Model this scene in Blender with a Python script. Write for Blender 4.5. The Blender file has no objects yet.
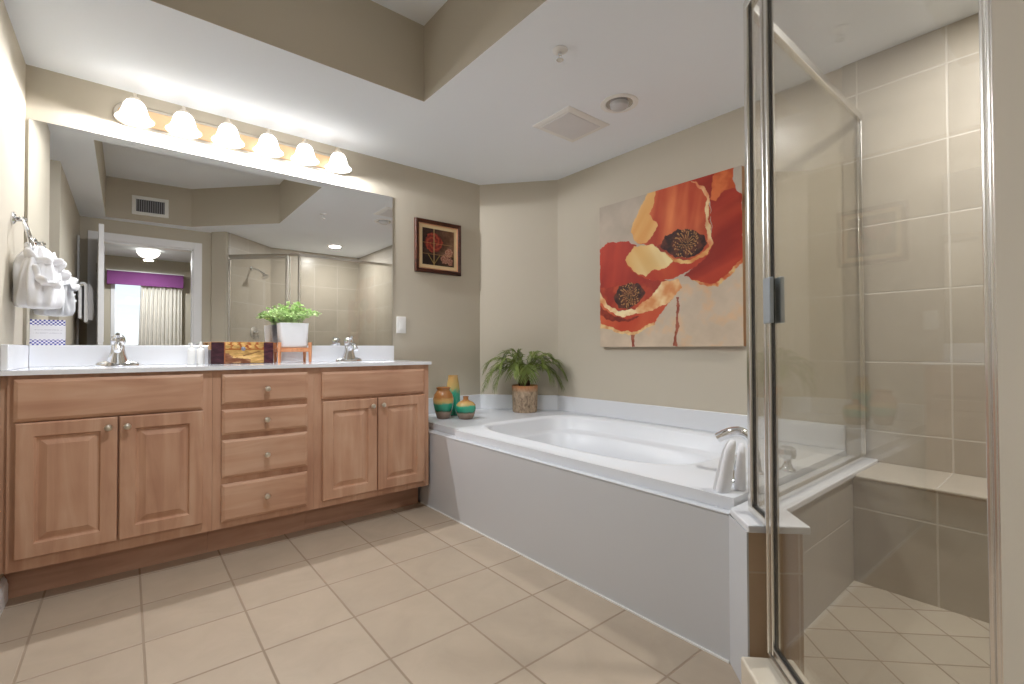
import bpy, bmesh, math, random
import numpy as np
from mathutils import Vector, Matrix
random.seed(7)
SC = bpy.context.scene
COL = SC.collection
PI = math.pi

# ---------------------------------------------------------------- camera
def make_camera():
    cd = bpy.data.cameras.new('camera'); cd.sensor_width = 36.0; cd.lens = 469.76 / 1024 * 36.0
    cd.clip_start = 0.02
    o = bpy.data.objects.new('camera', cd); COL.objects.link(o)
    yaw, pitch, roll = math.radians(39.298), math.radians(0.811), math.radians(-0.1886)
    f = Vector((math.sin(yaw)*math.cos(pitch), math.cos(yaw)*math.cos(pitch), math.sin(pitch)))
    r = Vector((math.cos(yaw), -math.sin(yaw), 0)); u = r.cross(f)
    r2 = r*math.cos(roll) + u*math.sin(roll); u2 = u*math.cos(roll) - r*math.sin(roll)
    m = Matrix.Identity(4)
    for i in range(3):
        m[i][0] = r2[i]; m[i][1] = u2[i]; m[i][2] = -f[i]
    m[2][3] = 0.979
    o.matrix_world = m
    SC.camera = o
make_camera()

# ---------------------------------------------------------------- world, lights, exposure
SC.view_settings.view_transform = 'Standard'; SC.view_settings.look = 'None'
SC.view_settings.gamma = 1.0; SC.view_settings.use_curve_mapping = False
SC.view_settings.exposure = 0.93
SC.cycles.max_bounces = 14; SC.cycles.diffuse_bounces = 8; SC.cycles.glossy_bounces = 6
SC.cycles.transparent_max_bounces = 24; SC.cycles.transmission_bounces = 8
SC.cycles.caustics_reflective = False; SC.cycles.caustics_refractive = False
SC.cycles.sample_clamp_indirect = 4.0
W = bpy.data.worlds.new('sky'); SC.world = W; W.use_nodes = True
def world():
    nt = W.node_tree; nt.nodes.clear()
    out = nt.nodes.new('ShaderNodeOutputWorld'); bg = nt.nodes.new('ShaderNodeBackground')
    tc = nt.nodes.new('ShaderNodeTexCoord'); sep = nt.nodes.new('ShaderNodeSeparateXYZ')
    ramp = nt.nodes.new('ShaderNodeValToRGB'); no = nt.nodes.new('ShaderNodeTexNoise')
    no.inputs['Scale'].default_value = 4.0
    add = nt.nodes.new('ShaderNodeMath'); add.operation = 'MULTIPLY_ADD'; add.inputs[1].default_value = 0.10
    nt.links.new(tc.outputs['Generated'], sep.inputs[0]); nt.links.new(tc.outputs['Generated'], no.inputs['Vector'])
    nt.links.new(no.outputs[0], add.inputs[0]); nt.links.new(sep.outputs['Z'], add.inputs[2])
    nt.links.new(add.outputs[0], ramp.inputs[0]); nt.links.new(ramp.outputs[0], bg.inputs[0])
    e = ramp.color_ramp.elements
    e[0].position = 0.0; e[0].color = (0.9, 0.95, 1.0, 1); e[1].position = 0.35; e[1].color = (0.45, 0.66, 0.92, 1)
    bg.inputs['Strength'].default_value = 1.0
    nt.links.new(bg.outputs[0], out.inputs[0])
world()
E_VANITY = 6.0      # W per vanity bulb
E_SHOWER = 11.0      # W, shower downlight
E_BEDROOM = 11.0    # W, bedroom ceiling lamp
E_FILL = 46.0       # W, fill lamp added out of view in the raised tray
SHADE_GLOW = 1.7

# ---------------------------------------------------------------- materials
def srgb(r, g, b):
    f = lambda c: (c/12.92 if c <= 0.04045 else ((c+0.055)/1.055)**2.4)
    return (f(r/255), f(g/255), f(b/255))
class N:
    """small node helper"""
    def __init__(s, name):
        s.m = bpy.data.materials.new(name); s.m.use_nodes = True
        s.t = s.m.node_tree; s.t.nodes.clear()
        s.out = s.t.nodes.new('ShaderNodeOutputMaterial')
    def n(s, kind, **kw):
        nd = s.t.nodes.new('ShaderNode'+kind)
        for k, v in kw.items():
            if hasattr(nd, k): setattr(nd, k, v)
        return nd
    def l(s, a, b): s.t.links.new(a, b)
    def math(s, op, a, b=None, c=None):
        nd = s.n('Math', operation=op)
        for i, v in enumerate((a, b, c)):
            if v is None: continue
            if isinstance(v, (int, float)): nd.inputs[i].default_value = v
            else: s.l(v, nd.inputs[i])
        return nd.outputs[0]
    def mix(s, fac, a, b, mode='MIX'):
        nd = s.n('Mix', data_type='RGBA', blend_type=mode)
        for sock, v in ((nd.inputs[0], fac), (nd.inputs[6], a), (nd.inputs[7], b)):
            if isinstance(v, (int, float)): sock.default_value = v
            elif isinstance(v, tuple): sock.default_value = (*v[:3], 1)
            else: s.l(v, sock)
        return nd.outputs[2]
    def noise(s, scale, detail=3, vec=None, rough=0.5, dist=0.0):
        nd = s.n('TexNoise'); nd.inputs['Scale'].default_value = scale; nd.inputs['Detail'].default_value = detail
        nd.inputs['Roughness'].default_value = rough; nd.inputs['Distortion'].default_value = dist
        if vec is not None: s.l(vec, nd.inputs['Vector'])
        return nd.outputs[0]
    def pos(s): return s.n('NewGeometry').outputs['Position']
    def obj(s): return s.n('TexCoord').outputs['Object']
    def ramp(s, fac, stops):
        nd = s.n('ValToRGB'); e = nd.color_ramp.elements
        while len(e) < len(stops): e.new(0.5)
        for el, (p, c) in zip(e, stops): el.position = p; el.color = (*c, 1)
        s.l(fac, nd.inputs[0]); return nd.outputs[0]
    def bsdf(s, col, rough=0.5, metal=0.0, spec=0.5, bump=None, bstr=0.2, bdist=0.002, coat=0.0, sheen=0.0):
        b = s.n('BsdfPrincipled')
        if isinstance(col, tuple): b.inputs['Base Color'].default_value = (*col[:3], 1)
        else: s.l(col, b.inputs['Base Color'])
        if isinstance(rough, (int, float)): b.inputs['Roughness'].default_value = rough
        else: s.l(rough, b.inputs['Roughness'])
        b.inputs['Metallic'].default_value = metal; b.inputs['Specular IOR Level'].default_value = spec
        b.inputs['Coat Weight'].default_value = coat; b.inputs['Sheen Weight'].default_value = sheen
        if bump is not None:
            bp = s.n('Bump'); bp.inputs['Strength'].default_value = bstr; bp.inputs['Distance'].default_value = bdist
            s.l(bump, bp.inputs['Height']); s.l(bp.outputs[0], b.inputs['Normal'])
        s.l(b.outputs[0], s.out.inputs[0]); return b
def plain(name, col, rough=0.5, metal=0.0, spec=0.5, var=0.06, nscale=8, bstr=0.0, bscale=200, coat=0.0, sheen=0.0):
    k = N(name); p = k.obj()
    c = k.mix(k.noise(nscale, 3, p), tuple(x*(1-var) for x in col), tuple(min(1, x*(1+var)) for x in col))
    k.bsdf(c, rough, metal, spec, k.noise(bscale, 2, p) if bstr else None, bstr, coat=coat, sheen=sheen)
    return k.m
def tile_mat(name, uv, origin, size, col, grout, gw=0.0022, rough=0.35, var=0.10, mott=0.12, spec=0.4):
    """square tiles laid in world space: uv = two unit axes, origin = (u0,v0) of one grout crossing"""
    k = N(name); p = k.pos(); us = []
    for ax, o, s_ in zip(uv, origin, size):
        d = k.n('VectorMath', operation='DOT_PRODUCT'); k.l(p, d.inputs[0]); d.inputs[1].default_value = ax
        us.append(k.math('DIVIDE', k.math('SUBTRACT', d.outputs['Value'], o), s_))
    masks = []; ids = []
    for u, s_ in zip(us, size):
        fr = k.math('FRACT', u); d = k.math('ABSOLUTE', k.math('SUBTRACT', fr, 0.5))
        mr = k.n('MapRange'); mr.inputs[1].default_value = 0.5-gw*1.6/s_; mr.inputs[2].default_value = 0.5-gw*0.8/s_
        k.l(d, mr.inputs[0]); masks.append(mr.outputs[0]); ids.append(k.math('FLOOR', u))
    g = k.math('MAXIMUM', *masks)
    cb = k.n('CombineXYZ'); k.l(ids[0], cb.inputs[0]); k.l(ids[1], cb.inputs[1])
    wn = k.n('TexWhiteNoise', noise_dimensions='3D'); k.l(cb.outputs[0], wn.inputs['Vector'])
    base = k.mix(wn.outputs['Value'], tuple(c*(1-var) for c in col), tuple(min(1, c*(1+var)) for c in col))
    nz = k.noise(5.5, 5, p, 0.6, 0.6)
    c2 = k.mix(nz, tuple([1-mott*1.6, 1-mott*1.75, 1-mott*1.95]), (1+mott, 1+mott*0.9, 1+mott*0.8))
    base = k.mix(1.0, base, c2, 'MULTIPLY')
    c = k.mix(g, base, grout)
    rr = k.math('MULTIPLY_ADD', g, 0.5, rough)
    h = k.math('SUBTRACT', k.math('MULTIPLY', nz, 0.15), g)
    k.bsdf(c, rr, 0, spec, h, 0.5, 0.002)
    return k.m
def wood_mat(name, axis, c1, c2, c3, scale=1.0, rough=0.48):
    k = N(name); p = k.pos()
    mp = k.n('Mapping'); s_ = [16*scale]*3; s_[axis] = 1.6*scale; mp.inputs['Scale'].default_value = s_
    k.l(p, mp.inputs['Vector'])
    a = k.noise(1.0, 6, mp.outputs[0], 0.55, 0.8)
    b = k.noise(3.2, 3, p, 0.5, 0.3)
    f = k.math('ADD', k.math('MULTIPLY', a, 0.7), k.math('MULTIPLY', b, 0.45))
    c = k.ramp(f, [(0.40, c1), (0.57, c2), (0.74, c3)])
    k.bsdf(c, rough, 0, 0.35, a, 0.05, 0.001)
    return k.m
def attr_mat(name, rough=0.6, bstr=0.25, bscale=90, spec=0.3):
    k = N(name); at = k.n('Attribute'); at.attribute_name = 'paint'
    k.bsdf(at.outputs['Color'], rough, 0, spec, k.noise(bscale, 3, k.obj()), bstr, 0.001)
    return k.m
def glass_mat(name, tint, base=0.045):
    k = N(name); lw = k.n('LayerWeight'); lw.inputs['Blend'].default_value = 0.5
    f = k.math('ADD', k.math('MULTIPLY', k.math('POWER', lw.outputs['Facing'], 5.0), 0.85), base)
    tr = k.n('BsdfTransparent'); tr.inputs[0].default_value = (*tint, 1)
    gl = k.n('BsdfGlossy'); gl.inputs['Roughness'].default_value = 0.01; gl.inputs['Color'].default_value = (0.95, 0.95, 0.95, 1)
    mx = k.n('MixShader'); k.l(f, mx.inputs[0]); k.l(tr.outputs[0], mx.inputs[1]); k.l(gl.outputs[0], mx.inputs[2])
    k.l(mx.outputs[0], k.out.inputs[0]); return k.m
def glow_mat(name, col, strength, base=(0.8, 0.8, 0.8), fac=1.0):
    k = N(name); e = k.n('Emission'); e.inputs[0].default_value = (*col, 1); e.inputs[1].default_value = strength
    b = k.n('BsdfPrincipled'); b.inputs['Base Color'].default_value = (*base, 1); b.inputs['Roughness'].default_value = 0.25
    a = k.n('AddShader'); k.l(e.outputs[0], a.inputs[0]); k.l(b.outputs[0], a.inputs[1]); k.l(a.outputs[0], k.out.inputs[0])
    return k.m

PAINT = srgb(192, 184, 168)
M = {}
M['wall'] = plain('wall_paint', PAINT, 0.75, spec=0.25, var=0.02, nscale=2, bstr=0.05, bscale=160)
M['ceil'] = plain('ceiling_paint', (0.87, 0.915, 0.97), 0.8, spec=0.2, var=0.01, nscale=2, bstr=0.05, bscale=120)
M['trim'] = plain('white_gloss_paint', (0.80, 0.80, 0.82), 0.35, var=0.01)
M['floor'] = tile_mat('floor_tile', ((1,0,0),(0,1,0)), (-0.2528, 2.307), (0.3006, 0.3006), srgb(180,165,147), srgb(150,133,115), 0.0030, 0.42, 0.06, 0.13)
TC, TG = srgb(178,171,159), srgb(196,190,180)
TS = (0.3055, 0.306)
M['tile_x'] = tile_mat('shower_tile_right', ((0,1,0),(0,0,1)), (0.345, 0.609), TS, TC, TG, 0.0026, 0.28, 0.05, 0.08)
M['tile_y'] = tile_mat('shower_tile_rear', ((1,0,0),(0,0,1)), (2.58, 0.609), TS, TC, TG, 0.0026, 0.28, 0.05, 0.08)
D45 = 0.70710678
M['tile_d'] = tile_mat('shower_tile_diagonal', ((D45,-D45,0),(0,0,1)), (0.0, 0.609), TS, TC, TG, 0.0026, 0.28, 0.05, 0.08)
M['tile_pier'] = tile_mat('pier_tile', ((D45,-D45,0),(0,0,1)), (0.36, 0.348), (0.305, 0.305), srgb(186,162,136), srgb(196,180,158), 0.0022, 0.35, 0.05, 0.10)
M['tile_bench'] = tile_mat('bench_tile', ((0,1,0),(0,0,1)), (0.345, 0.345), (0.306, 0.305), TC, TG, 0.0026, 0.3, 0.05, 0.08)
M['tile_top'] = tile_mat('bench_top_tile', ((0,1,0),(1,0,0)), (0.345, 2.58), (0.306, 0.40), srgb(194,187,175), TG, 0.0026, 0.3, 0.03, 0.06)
M['tile_pan'] = tile_mat('shower_floor_tile', ((D45,-D45,0),(D45,D45,0)), (0.03, -0.014), (0.152, 0.152), srgb(188,178,162), srgb(152,139,122), 0.0022, 0.4, 0.05, 0.07)
WC = (srgb(172,128,103), srgb(190,148,121), srgb(201,163,137))
M['wood_v'] = wood_mat('maple_upright', 2, *WC)
M['wood_h'] = wood_mat('maple_level', 0, *WC)
M['wood_k'] = wood_mat('maple_kick', 0, srgb(166,128,106), srgb(186,146,122), srgb(198,160,136))
M['stand_wood'] = wood_mat('stand_wood', 2, srgb(190,125,85), srgb(212,150,108), srgb(225,170,130), 3)
M['marble'] = plain('cultured_marble', (0.78, 0.79, 0.82), 0.12, var=0.015, nscale=5, coat=0.3)
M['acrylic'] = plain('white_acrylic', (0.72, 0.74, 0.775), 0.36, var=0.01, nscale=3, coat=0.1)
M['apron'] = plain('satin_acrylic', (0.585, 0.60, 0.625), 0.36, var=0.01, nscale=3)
M['curb'] = plain('cream_marble', srgb(222,212,194), 0.2, var=0.06, nscale=9, coat=0.2)
M['chrome'] = plain('chrome', (0.82, 0.83, 0.85), 0.07, 1.0, var=0.01)
M['satin'] = plain('satin_aluminium', (0.80, 0.78, 0.74), 0.24, 1.0, var=0.03, nscale=20)
M['nickel'] = plain('brushed_nickel', (0.70, 0.64, 0.55), 0.28, 1.0, var=0.05)
M['gasket'] = plain('black_gasket', (0.012, 0.011, 0.010), 0.5)
M['handle'] = plain('grey_blue_handle', (0.42, 0.48, 0.54), 0.3, 0.6, var=0.04)
M['crystal'] = plain('clear_acrylic_knob', (0.75, 0.77, 0.78), 0.05, 0.6, var=0.08, nscale=60)
M['glass'] = glass_mat('shower_glass', (0.93, 0.92, 0.89))
M['towel'] = plain('white_terry', (0.84, 0.84, 0.86), 0.95, spec=0.1, var=0.03, nscale=30, bstr=0.6, bscale=420, sheen=0.3)
M['white'] = plain('white_plastic', (0.82, 0.82, 0.80), 0.35, var=0.01)
M['grille'] = plain('dark_grille', (0.06, 0.06, 0.07), 0.6)
M['pot'] = plain('white_ceramic', (0.80, 0.81, 0.83), 0.35, var=0.03, nscale=18)
M['soil'] = plain('dark_soil', (0.03, 0.02, 0.013), 0.95, var=0.4, nscale=60, bstr=0.6, bscale=120)
M['carpet'] = plain('carpet', srgb(176,164,148), 0.95, spec=0.1, var=0.1, nscale=90, bstr=0.5, bscale=300)
M['purple'] = plain('purple_fabric', srgb(126,72,124), 0.85, spec=0.15, var=0.10, nscale=5)
M['curtain'] = plain('pale_curtain', srgb(226,222,214), 0.9, spec=0.1, var=0.03, nscale=12)
M['paint'] = attr_mat('painted_canvas')
M['print'] = attr_mat('printed_paper', 0.45, 0.05)
M['boxart'] = attr_mat('lacquered_box', 0.35, 0.08)
M['frame'] = wood_mat('mahogany', 0, srgb(42,18,10), srgb(66,32,18), srgb(88,46,26), 3, 0.3)
M['gilt'] = plain('gilt_edge', srgb(205,150,115), 0.35, 0.3)
M['mat'] = plain('cream_mat', srgb(216,192,150), 0.8, var=0.02)
M['canvas_edge'] = plain('canvas_edge', srgb(150,112,78), 0.8)
M['shade'] = glow_mat('opal_glass', (1.0, 0.96, 0.91), SHADE_GLOW)
M['bulb'] = glow_mat('lit_bulb', (1.0, 0.93, 0.82), 4.0)
M['lit_lens'] = glow_mat('lit_lens', (1.0, 0.95, 0.86), 6.0)
M['bed_glow'] = glow_mat('frosted_bowl', (1.0, 0.95, 0.86), 1.6)
M['reflector'] = plain('can_reflector', (0.55, 0.55, 0.55), 0.22, 0.9, var=0.15, nscale=25)
M['plate'] = plain('cream_enamel_plate', srgb(224,190,150), 0.3, 0.3, var=0.02)
def mirror_mat():
    k = N('mirror_silver'); g = k.n('BsdfGlossy'); g.inputs['Roughness'].default_value = 0.0
    g.inputs['Color'].default_value = (0.86, 0.87, 0.86, 1); k.l(g.outputs[0], k.out.inputs[0]); return k.m
M['mirror'] = mirror_mat()
def leaf_mat(name, a, b, nscale=30):
    k = N(name); c = k.mix(k.noise(nscale, 2, k.obj()), a, b); k.bsdf(c, 0.5, 0, 0.3); return k.m
M['palm'] = leaf_mat('palm_leaf', srgb(66,80,38), srgb(140,156,78), 12)
M['leaf'] = leaf_mat('small_leaf', srgb(150,196,104), srgb(232,246,194), 60)
M['trunk'] = plain('palm_trunk', srgb(70,42,26), 0.9, var=0.4, nscale=40, bstr=0.6, bscale=90)
def bark():
    k = N('birch_bark'); p = k.obj(); mp = k.n('Mapping'); mp.inputs['Scale'].default_value = (34, 34, 22); k.l(p, mp.inputs['Vector'])
    n1 = k.noise(1.0, 6, mp.outputs[0], 0.65, 0.8); n2 = k.noise(14, 2, p)
    c = k.ramp(n1, [(0.3, srgb(104,88,74)), (0.5, srgb(164,144,122)), (0.72, srgb(198,176,152))])
    sp = k.n('SeparateXYZ'); k.l(p, sp.inputs[0])
    top = k.n('MapRange'); top.inputs[1].default_value = 0.15; top.inputs[2].default_value = 0.19; k.l(sp.outputs[2], top.inputs[0])
    c = k.mix(k.math('MULTIPLY', top.outputs[0], k.math('ADD', n2, 0.3)), c, srgb(196,132,84))
    k.bsdf(c, 0.85, 0, 0.2, n1, 0.6, 0.004); return k.m
M['bark'] = bark()
def glaze():
    k = N('drip_glaze'); p = k.obj(); sp = k.n('SeparateXYZ'); k.l(p, sp.inputs[0])
    at = k.n('Attribute'); at.attribute_name = 'hfrac'
    f = k.math('ADD', at.outputs['Fac'], k.math('MULTIPLY', k.math('SUBTRACT', k.noise(28, 2, p), 0.5), 0.16))
    c = k.ramp(f, [(0.0, srgb(112,94,82)), (0.30, srgb(150,128,110)), (0.37, srgb(30,84,62)), (0.44, srgb(38,140,112)),
                   (0.67, srgb(52,158,128)), (0.75, srgb(190,166,104)), (0.88, srgb(196,158,98)), (0.98, srgb(160,108,60))])
    k.bsdf(c, 0.16, 0, 0.5, coat=0.4); return k.m
M['glaze'] = glaze()
def check_mat():
    k = N('checked_card'); p = k.obj(); sp = k.n('SeparateXYZ'); k.l(p, sp.inputs[0])
    ck = k.n('TexChecker'); ck.inputs['Scale'].default_value = 1/0.0074
    ck.inputs[1].default_value = (*srgb(62,66,150), 1); ck.inputs[2].default_value = (*srgb(235,236,246), 1)
    mp = k.n('Mapping'); mp.inputs['Location'].default_value = (0.0003, 0.5*0.0074, 0.0003); k.l(p, mp.inputs['Vector']); k.l(mp.outputs[0], ck.inputs[0])
    z = sp.outputs[2]
    band = k.math('MAXIMUM', k.math('LESS_THAN', z, 0.0260), k.math('GREATER_THAN', z, 0.0920))
    # two faint unreadable lines of print
    wv = k.noise(260, 2, p)
    ln = k.math('ADD', k.math('MULTIPLY', k.math('LESS_THAN', k.math('ABSOLUTE', k.math('SUBTRACT', z, 0.071)), 0.0022), 1.0),
                k.math('LESS_THAN', k.math('ABSOLUTE', k.math('SUBTRACT', z, 0.056)), 0.0022))
    ln = k.math('MULTIPLY', ln, k.math('GREATER_THAN', wv, 0.47))
    ln = k.math('MULTIPLY', ln, k.math('LESS_THAN', k.math('ABSOLUTE', sp.outputs[0]), 0.048))
    c = k.mix(k.math('MULTIPLY', ln, 0.35), srgb(226,226,232), srgb(120,120,140)); c = k.mix(band, c, ck.outputs['Color'])
    k.bsdf(c, 0.5, 0, 0.3); return k.m
M['card'] = check_mat()

# ---------------------------------------------------------------- mesh helpers
class MB:
    def __init__(s): s.b = bmesh.new()
    def box(s, x0, x1, y0, y1, z0, z1, mat=None):
        vs = [s.b.verts.new((x, y, z)) for x in (x0, x1) for y in (y0, y1) for z in (z0, z1)]
        if mat is not None:
            for v in vs: v.co = mat @ v.co
        for f in ((0,1,3,2),(4,6,7,5),(0,4,5,1),(2,3,7,6),(0,2,6,4),(1,5,7,3)): s.b.faces.new([vs[i] for i in f])
        return s
    def hexa(s, bot, top):
        """prism between two equal-length rings of 3D points"""
        n = len(bot); a = [s.b.verts.new(p) for p in bot]; c = [s.b.verts.new(p) for p in top]
        s.b.faces.new(a[::-1]); s.b.faces.new(c)
        for i in range(n): s.b.faces.new((a[i], a[(i+1)%n], c[(i+1)%n], c[i]))
        return s
    def prism(s, poly, z0, z1): return s.hexa([(x, y, z0) for x, y in poly], [(x, y, z1) for x, y in poly])
    def prism_xz(s, poly, y0, y1): return s.hexa([(x, y0, z) for x, z in poly], [(x, y1, z) for x, z in poly])
    def seg(s, p, q, z0, z1, t, off=0.0):
        """upright slab along p->q, thickness t to the LEFT of the direction (off = gap)"""
        p, q = Vector(p), Vector(q); d = (q-p).normalized(); n = Vector((-d.y, d.x))
        a, b = p+n*off, q+n*off
        return s.prism([a, b, b+n*t, a+n*t], z0, z1)
    def rings(s, rings, cap0=True, cap1=True, closed=True):
        vs = [[s.b.verts.new(p) for p in r] for r in rings]; n = len(vs[0])
        for a, c in zip(vs, vs[1:]):
            for i in range(n if closed else n-1): s.b.faces.new((a[i], a[(i+1)%n], c[(i+1)%n], c[i]))
        if cap0: s.b.faces.new(vs[0][::-1])
        if cap1: s.b.faces.new(vs[-1])
        return s
    def lathe(s, prof, seg=24, cx=0, cy=0, z=0, cap=True, mat=None):
        rr = []
        for r, h in prof:
            ring = [Vector((cx+max(r,1e-4)*math.cos(2*PI*i/seg), cy+max(r,1e-4)*math.sin(2*PI*i/seg), z+h)) for i in range(seg)]
            if mat is not None: ring = [mat @ v for v in ring]
            rr.append(ring)
        return s.rings(rr, cap, cap)
    def tube(s, pts, r, seg=10, cap=True):
        pts = [Vector(p) for p in pts]; rs = r if isinstance(r, (list, tuple)) else [r]*len(pts)
        ref = None; rr = []
        for i, p in enumerate(pts):
            d = (pts[min(i+1, len(pts)-1)] - pts[max(i-1, 0)]).normalized()
            if ref is None:
                ref = Vector((0,0,1)) if abs(d.z) < 0.9 else Vector((1,0,0))
            a = d.cross(ref)
            if a.length < 1e-4: a = d.cross(Vector((1,0,0)))
            a.normalize(); b = a.cross(d).normalized(); ref = b
            rr.append([p + (a*math.cos(2*PI*k/seg) + b*math.sin(2*PI*k/seg))*rs[i] for k in range(seg)])
        return s.rings(rr, cap, cap)
    def sphere(s, c, r, seg=16, sx=1, sy=1, sz=1):
        c = Vector(c); rr = []
        for j in range(1, 9):
            t = PI*j/9; rr.append([c+Vector((r*sx*math.sin(t)*math.cos(2*PI*i/seg), r*sy*math.sin(t)*math.sin(2*PI*i/seg), -r*sz*math.cos(t))) for i in range(seg)])
        return s.rings(rr)
    def build(s, name, mat, parent=None, loc=(0,0,0), smooth=False, bevel=0, kind=None, ang=0.7, bseg=2):
        bmesh.ops.recalc_face_normals(s.b, faces=s.b.faces)
        if smooth:
            for f in s.b.faces: f.smooth = True
            for e in s.b.edges:
                if len(e.link_faces) == 2 and e.calc_face_angle(0) > ang: e.smooth = False
        me = bpy.data.meshes.new(name); s.b.to_mesh(me); s.b.free()
        me.materials.append(M[mat] if isinstance(mat, str) else mat)
        o = bpy.data.objects.new(name, me); COL.objects.link(o); o.location = loc
        if parent is not None: o.parent = parent
        if bevel:
            md = o.modifiers.new('bevel', 'BEVEL'); md.width = bevel; md.segments = bseg; md.limit_method = 'ANGLE'; md.angle_limit = 0.6
        if kind: o['kind'] = kind
        return o
def thing(name, label, cat, loc=(0,0,0), rz=0.0, group=None):
    o = bpy.data.objects.new(name, None); COL.objects.link(o); o.empty_display_size = 0.05
    o.location = loc; o.rotation_euler = (0, 0, rz); o['label'] = label; o['category'] = cat
    if group: o['group'] = group
    return o
def tag(o, label, cat, group=None):
    o['label'] = label; o['category'] = cat
    if group: o['group'] = group
    return o
def bez(p0, p1, p2, p3, n=10):
    out = []
    for i in range(n+1):
        t = i/n; a = Vector(p0)*(1-t)**3 + Vector(p1)*3*t*(1-t)**2 + Vector(p2)*3*t*t*(1-t) + Vector(p3)*t**3
        out.append(a)
    return out
def superring(cx, cy, hx, hy, z, e=4.0, n=72):
    r = []
    for i in range(n):
        t = 2*PI*i/n; c, s_ = math.cos(t), math.sin(t)
        r.append((cx + hx*math.copysign(abs(c)**(2/e), c), cy + hy*math.copysign(abs(s_)**(2/e), s_), z))
    return r

# ---------------------------------------------------------------- setting
CZ = 2.294; TZ = 2.70
YW = 3.07; XL = -0.37; XR = 2.588
JX, JY = 0.842, 0.070          # outside corner by the shower door
def struct(mb, name, mat, **k): return mb.build(name, mat, kind='structure', **k)
struct(MB().box(-0.45, 2.75, -0.16, 3.25, -0.1, 0.0), 'floor', 'floor')
struct(MB().box(-1.35, -0.45, 1.3, 2.5, -0.1, 0.0), 'floor_alcove', 'floor')
struct(MB().seg((2.181, YW), (XL-0.1, YW), 0, CZ, -0.1), 'wall_back', 'wall')
struct(MB().seg((XR, 2.596), (2.181, YW), 0, CZ, -0.1), 'wall_corner', 'wall')
struct(MB().seg((XR, -0.6), (XR, 2.596), 0, CZ, -0.1), 'wall_right', 'wall')
struct(MB().seg((1.417, -0.52), (XR, -0.52), 0, CZ, -0.1), 'wall_shower_rear', 'tile_y')
struct(MB().hexa([(x, y, 0) for x, y in ((1.417,-0.52),(1.417,-0.62),(0.72,-0.115),(0.722,-0.046),(JX,JY))],
                 [(x, y, CZ) for x, y in ((1.417,-0.52),(1.417,-0.62),(0.72,-0.115),(0.722,-0.046),(JX,JY))]), 'wall_shower_side', 'wall')
d_ = Vector((1.417-JX, -0.52-JY)); dn = d_.normalized()
struct(MB().seg(Vector((JX, JY))+dn*0.03, (1.417-0.003, -0.52+0.006), 0.0, CZ-0.001, 0.008), 'wall_shower_side_tile', 'tile_d')
struct(MB().seg((XR, -0.519), (XR, 0.707), 0.0, CZ-0.001, 0.008), 'wall_right_tile', 'tile_x')
DX0, DX1, DH = -0.235, 0.560, 2.085
WF = MB(); WF.box(XL-0.05, DX0, -0.22, -0.10, 0, CZ); WF.box(DX1, 0.7215, -0.22, -0.10, 0, CZ); WF.box(DX0, DX1, -0.22, -0.10, DH, CZ)
struct(WF, 'wall_front', 'wall')
struct(MB().box(XL-0.10, XL, -0.10, 1.62, 0, CZ), 'wall_left', 'wall')
struct(MB().box(XL-0.10, XL, 2.18, 3.17, 0, CZ), 'wall_left_back', 'wall')
struct(MB().box(-1.30, -0.47, 1.55, 1.62, 0, CZ), 'wall_alcove_front', 'wall')
struct(MB().box(-1.30, -0.47, 2.18, 2.25, 0, CZ), 'wall_alcove_back', 'wall')
struct(MB().box(-1.37, -1.30, 1.55, 2.25, 0, CZ), 'wall_alcove_side', 'wall')
TRAY = [(-0.172, 2.214), (-0.176, 0.012), (0.520, 0.075), (1.218, 0.817), (1.213, 2.214)]
def ceiling():
    b = bmesh.new()
    for z in (CZ,):
        o = [b.verts.new((x, y, z)) for x, y in ((-1.4,-0.22),(0.70,-0.22),(1.35,-0.75),(2.75,-0.75),(2.75,3.25),(-1.4,3.25))]
        i = [b.verts.new((x, y, z)) for x, y in TRAY]
        es = [b.edges.new((o[k], o[(k+1)%len(o)])) for k in range(len(o))] + [b.edges.new((i[k], i[(k+1)%len(i)])) for k in range(len(i))]
        bmesh.ops.triangle_fill(b, edges=es, use_beauty=True)
    r = bmesh.ops.extrude_face_region(b, geom=list(b.faces))
    for v in [g for g in r['geom'] if isinstance(g, bmesh.types.BMVert)]: v.co.z += 0.06
    m = MB(); m.b.free(); m.b = b
    struct(m, 'ceiling', 'ceil')
ceiling()
tw = MB()
for k in range(len(TRAY)):
    tw.seg(TRAY[k], TRAY[(k+1) % len(TRAY)], CZ+0.0006, TZ, -0.05, 0.0015)
struct(tw, 'wall_tray', 'wall')
struct(MB().box(-0.3, 1.35, -0.15, 2.35, TZ, TZ+0.05), 'ceiling_tray', 'ceil')
# bedroom seen through the doorway, in the mirror
BY = -2.445
struct(MB().box(-1.6, 2.4, BY-0.1, -0.16, -0.1, 0.0), 'floor_bedroom', 'carpet')
struct(MB().prism([(-1.6,BY-0.1),(2.4,BY-0.1),(2.4,-0.775),(1.33,-0.775),(0.69,-0.2215),(-1.6,-0.2215)], CZ, CZ+0.06), 'ceiling_bedroom', 'ceil')
struct(MB().box(-1.7, -1.6, BY-0.1, -0.22, 0, CZ), 'wall_bedroom_left', 'wall')
struct(MB().box(2.4, 2.5, BY-0.1, -0.80, 0, CZ), 'wall_bedroom_right', 'wall')
struct(MB().box(-1.6, XL-0.05, -0.22, -0.12, 0, CZ), 'wall_bedroom_near', 'wall')
struct(MB().prism([(0.7215,-0.22),(0.7215,-0.16),(1.40,-0.66),(1.40,-0.72),(2.4,-0.72),(2.4,-0.80),(1.34,-0.80)], 0, CZ), 'wall_bedroom_shower', 'wall')
WX0, WX1, WZ1 = -0.185, 0.600, 2.06
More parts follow.
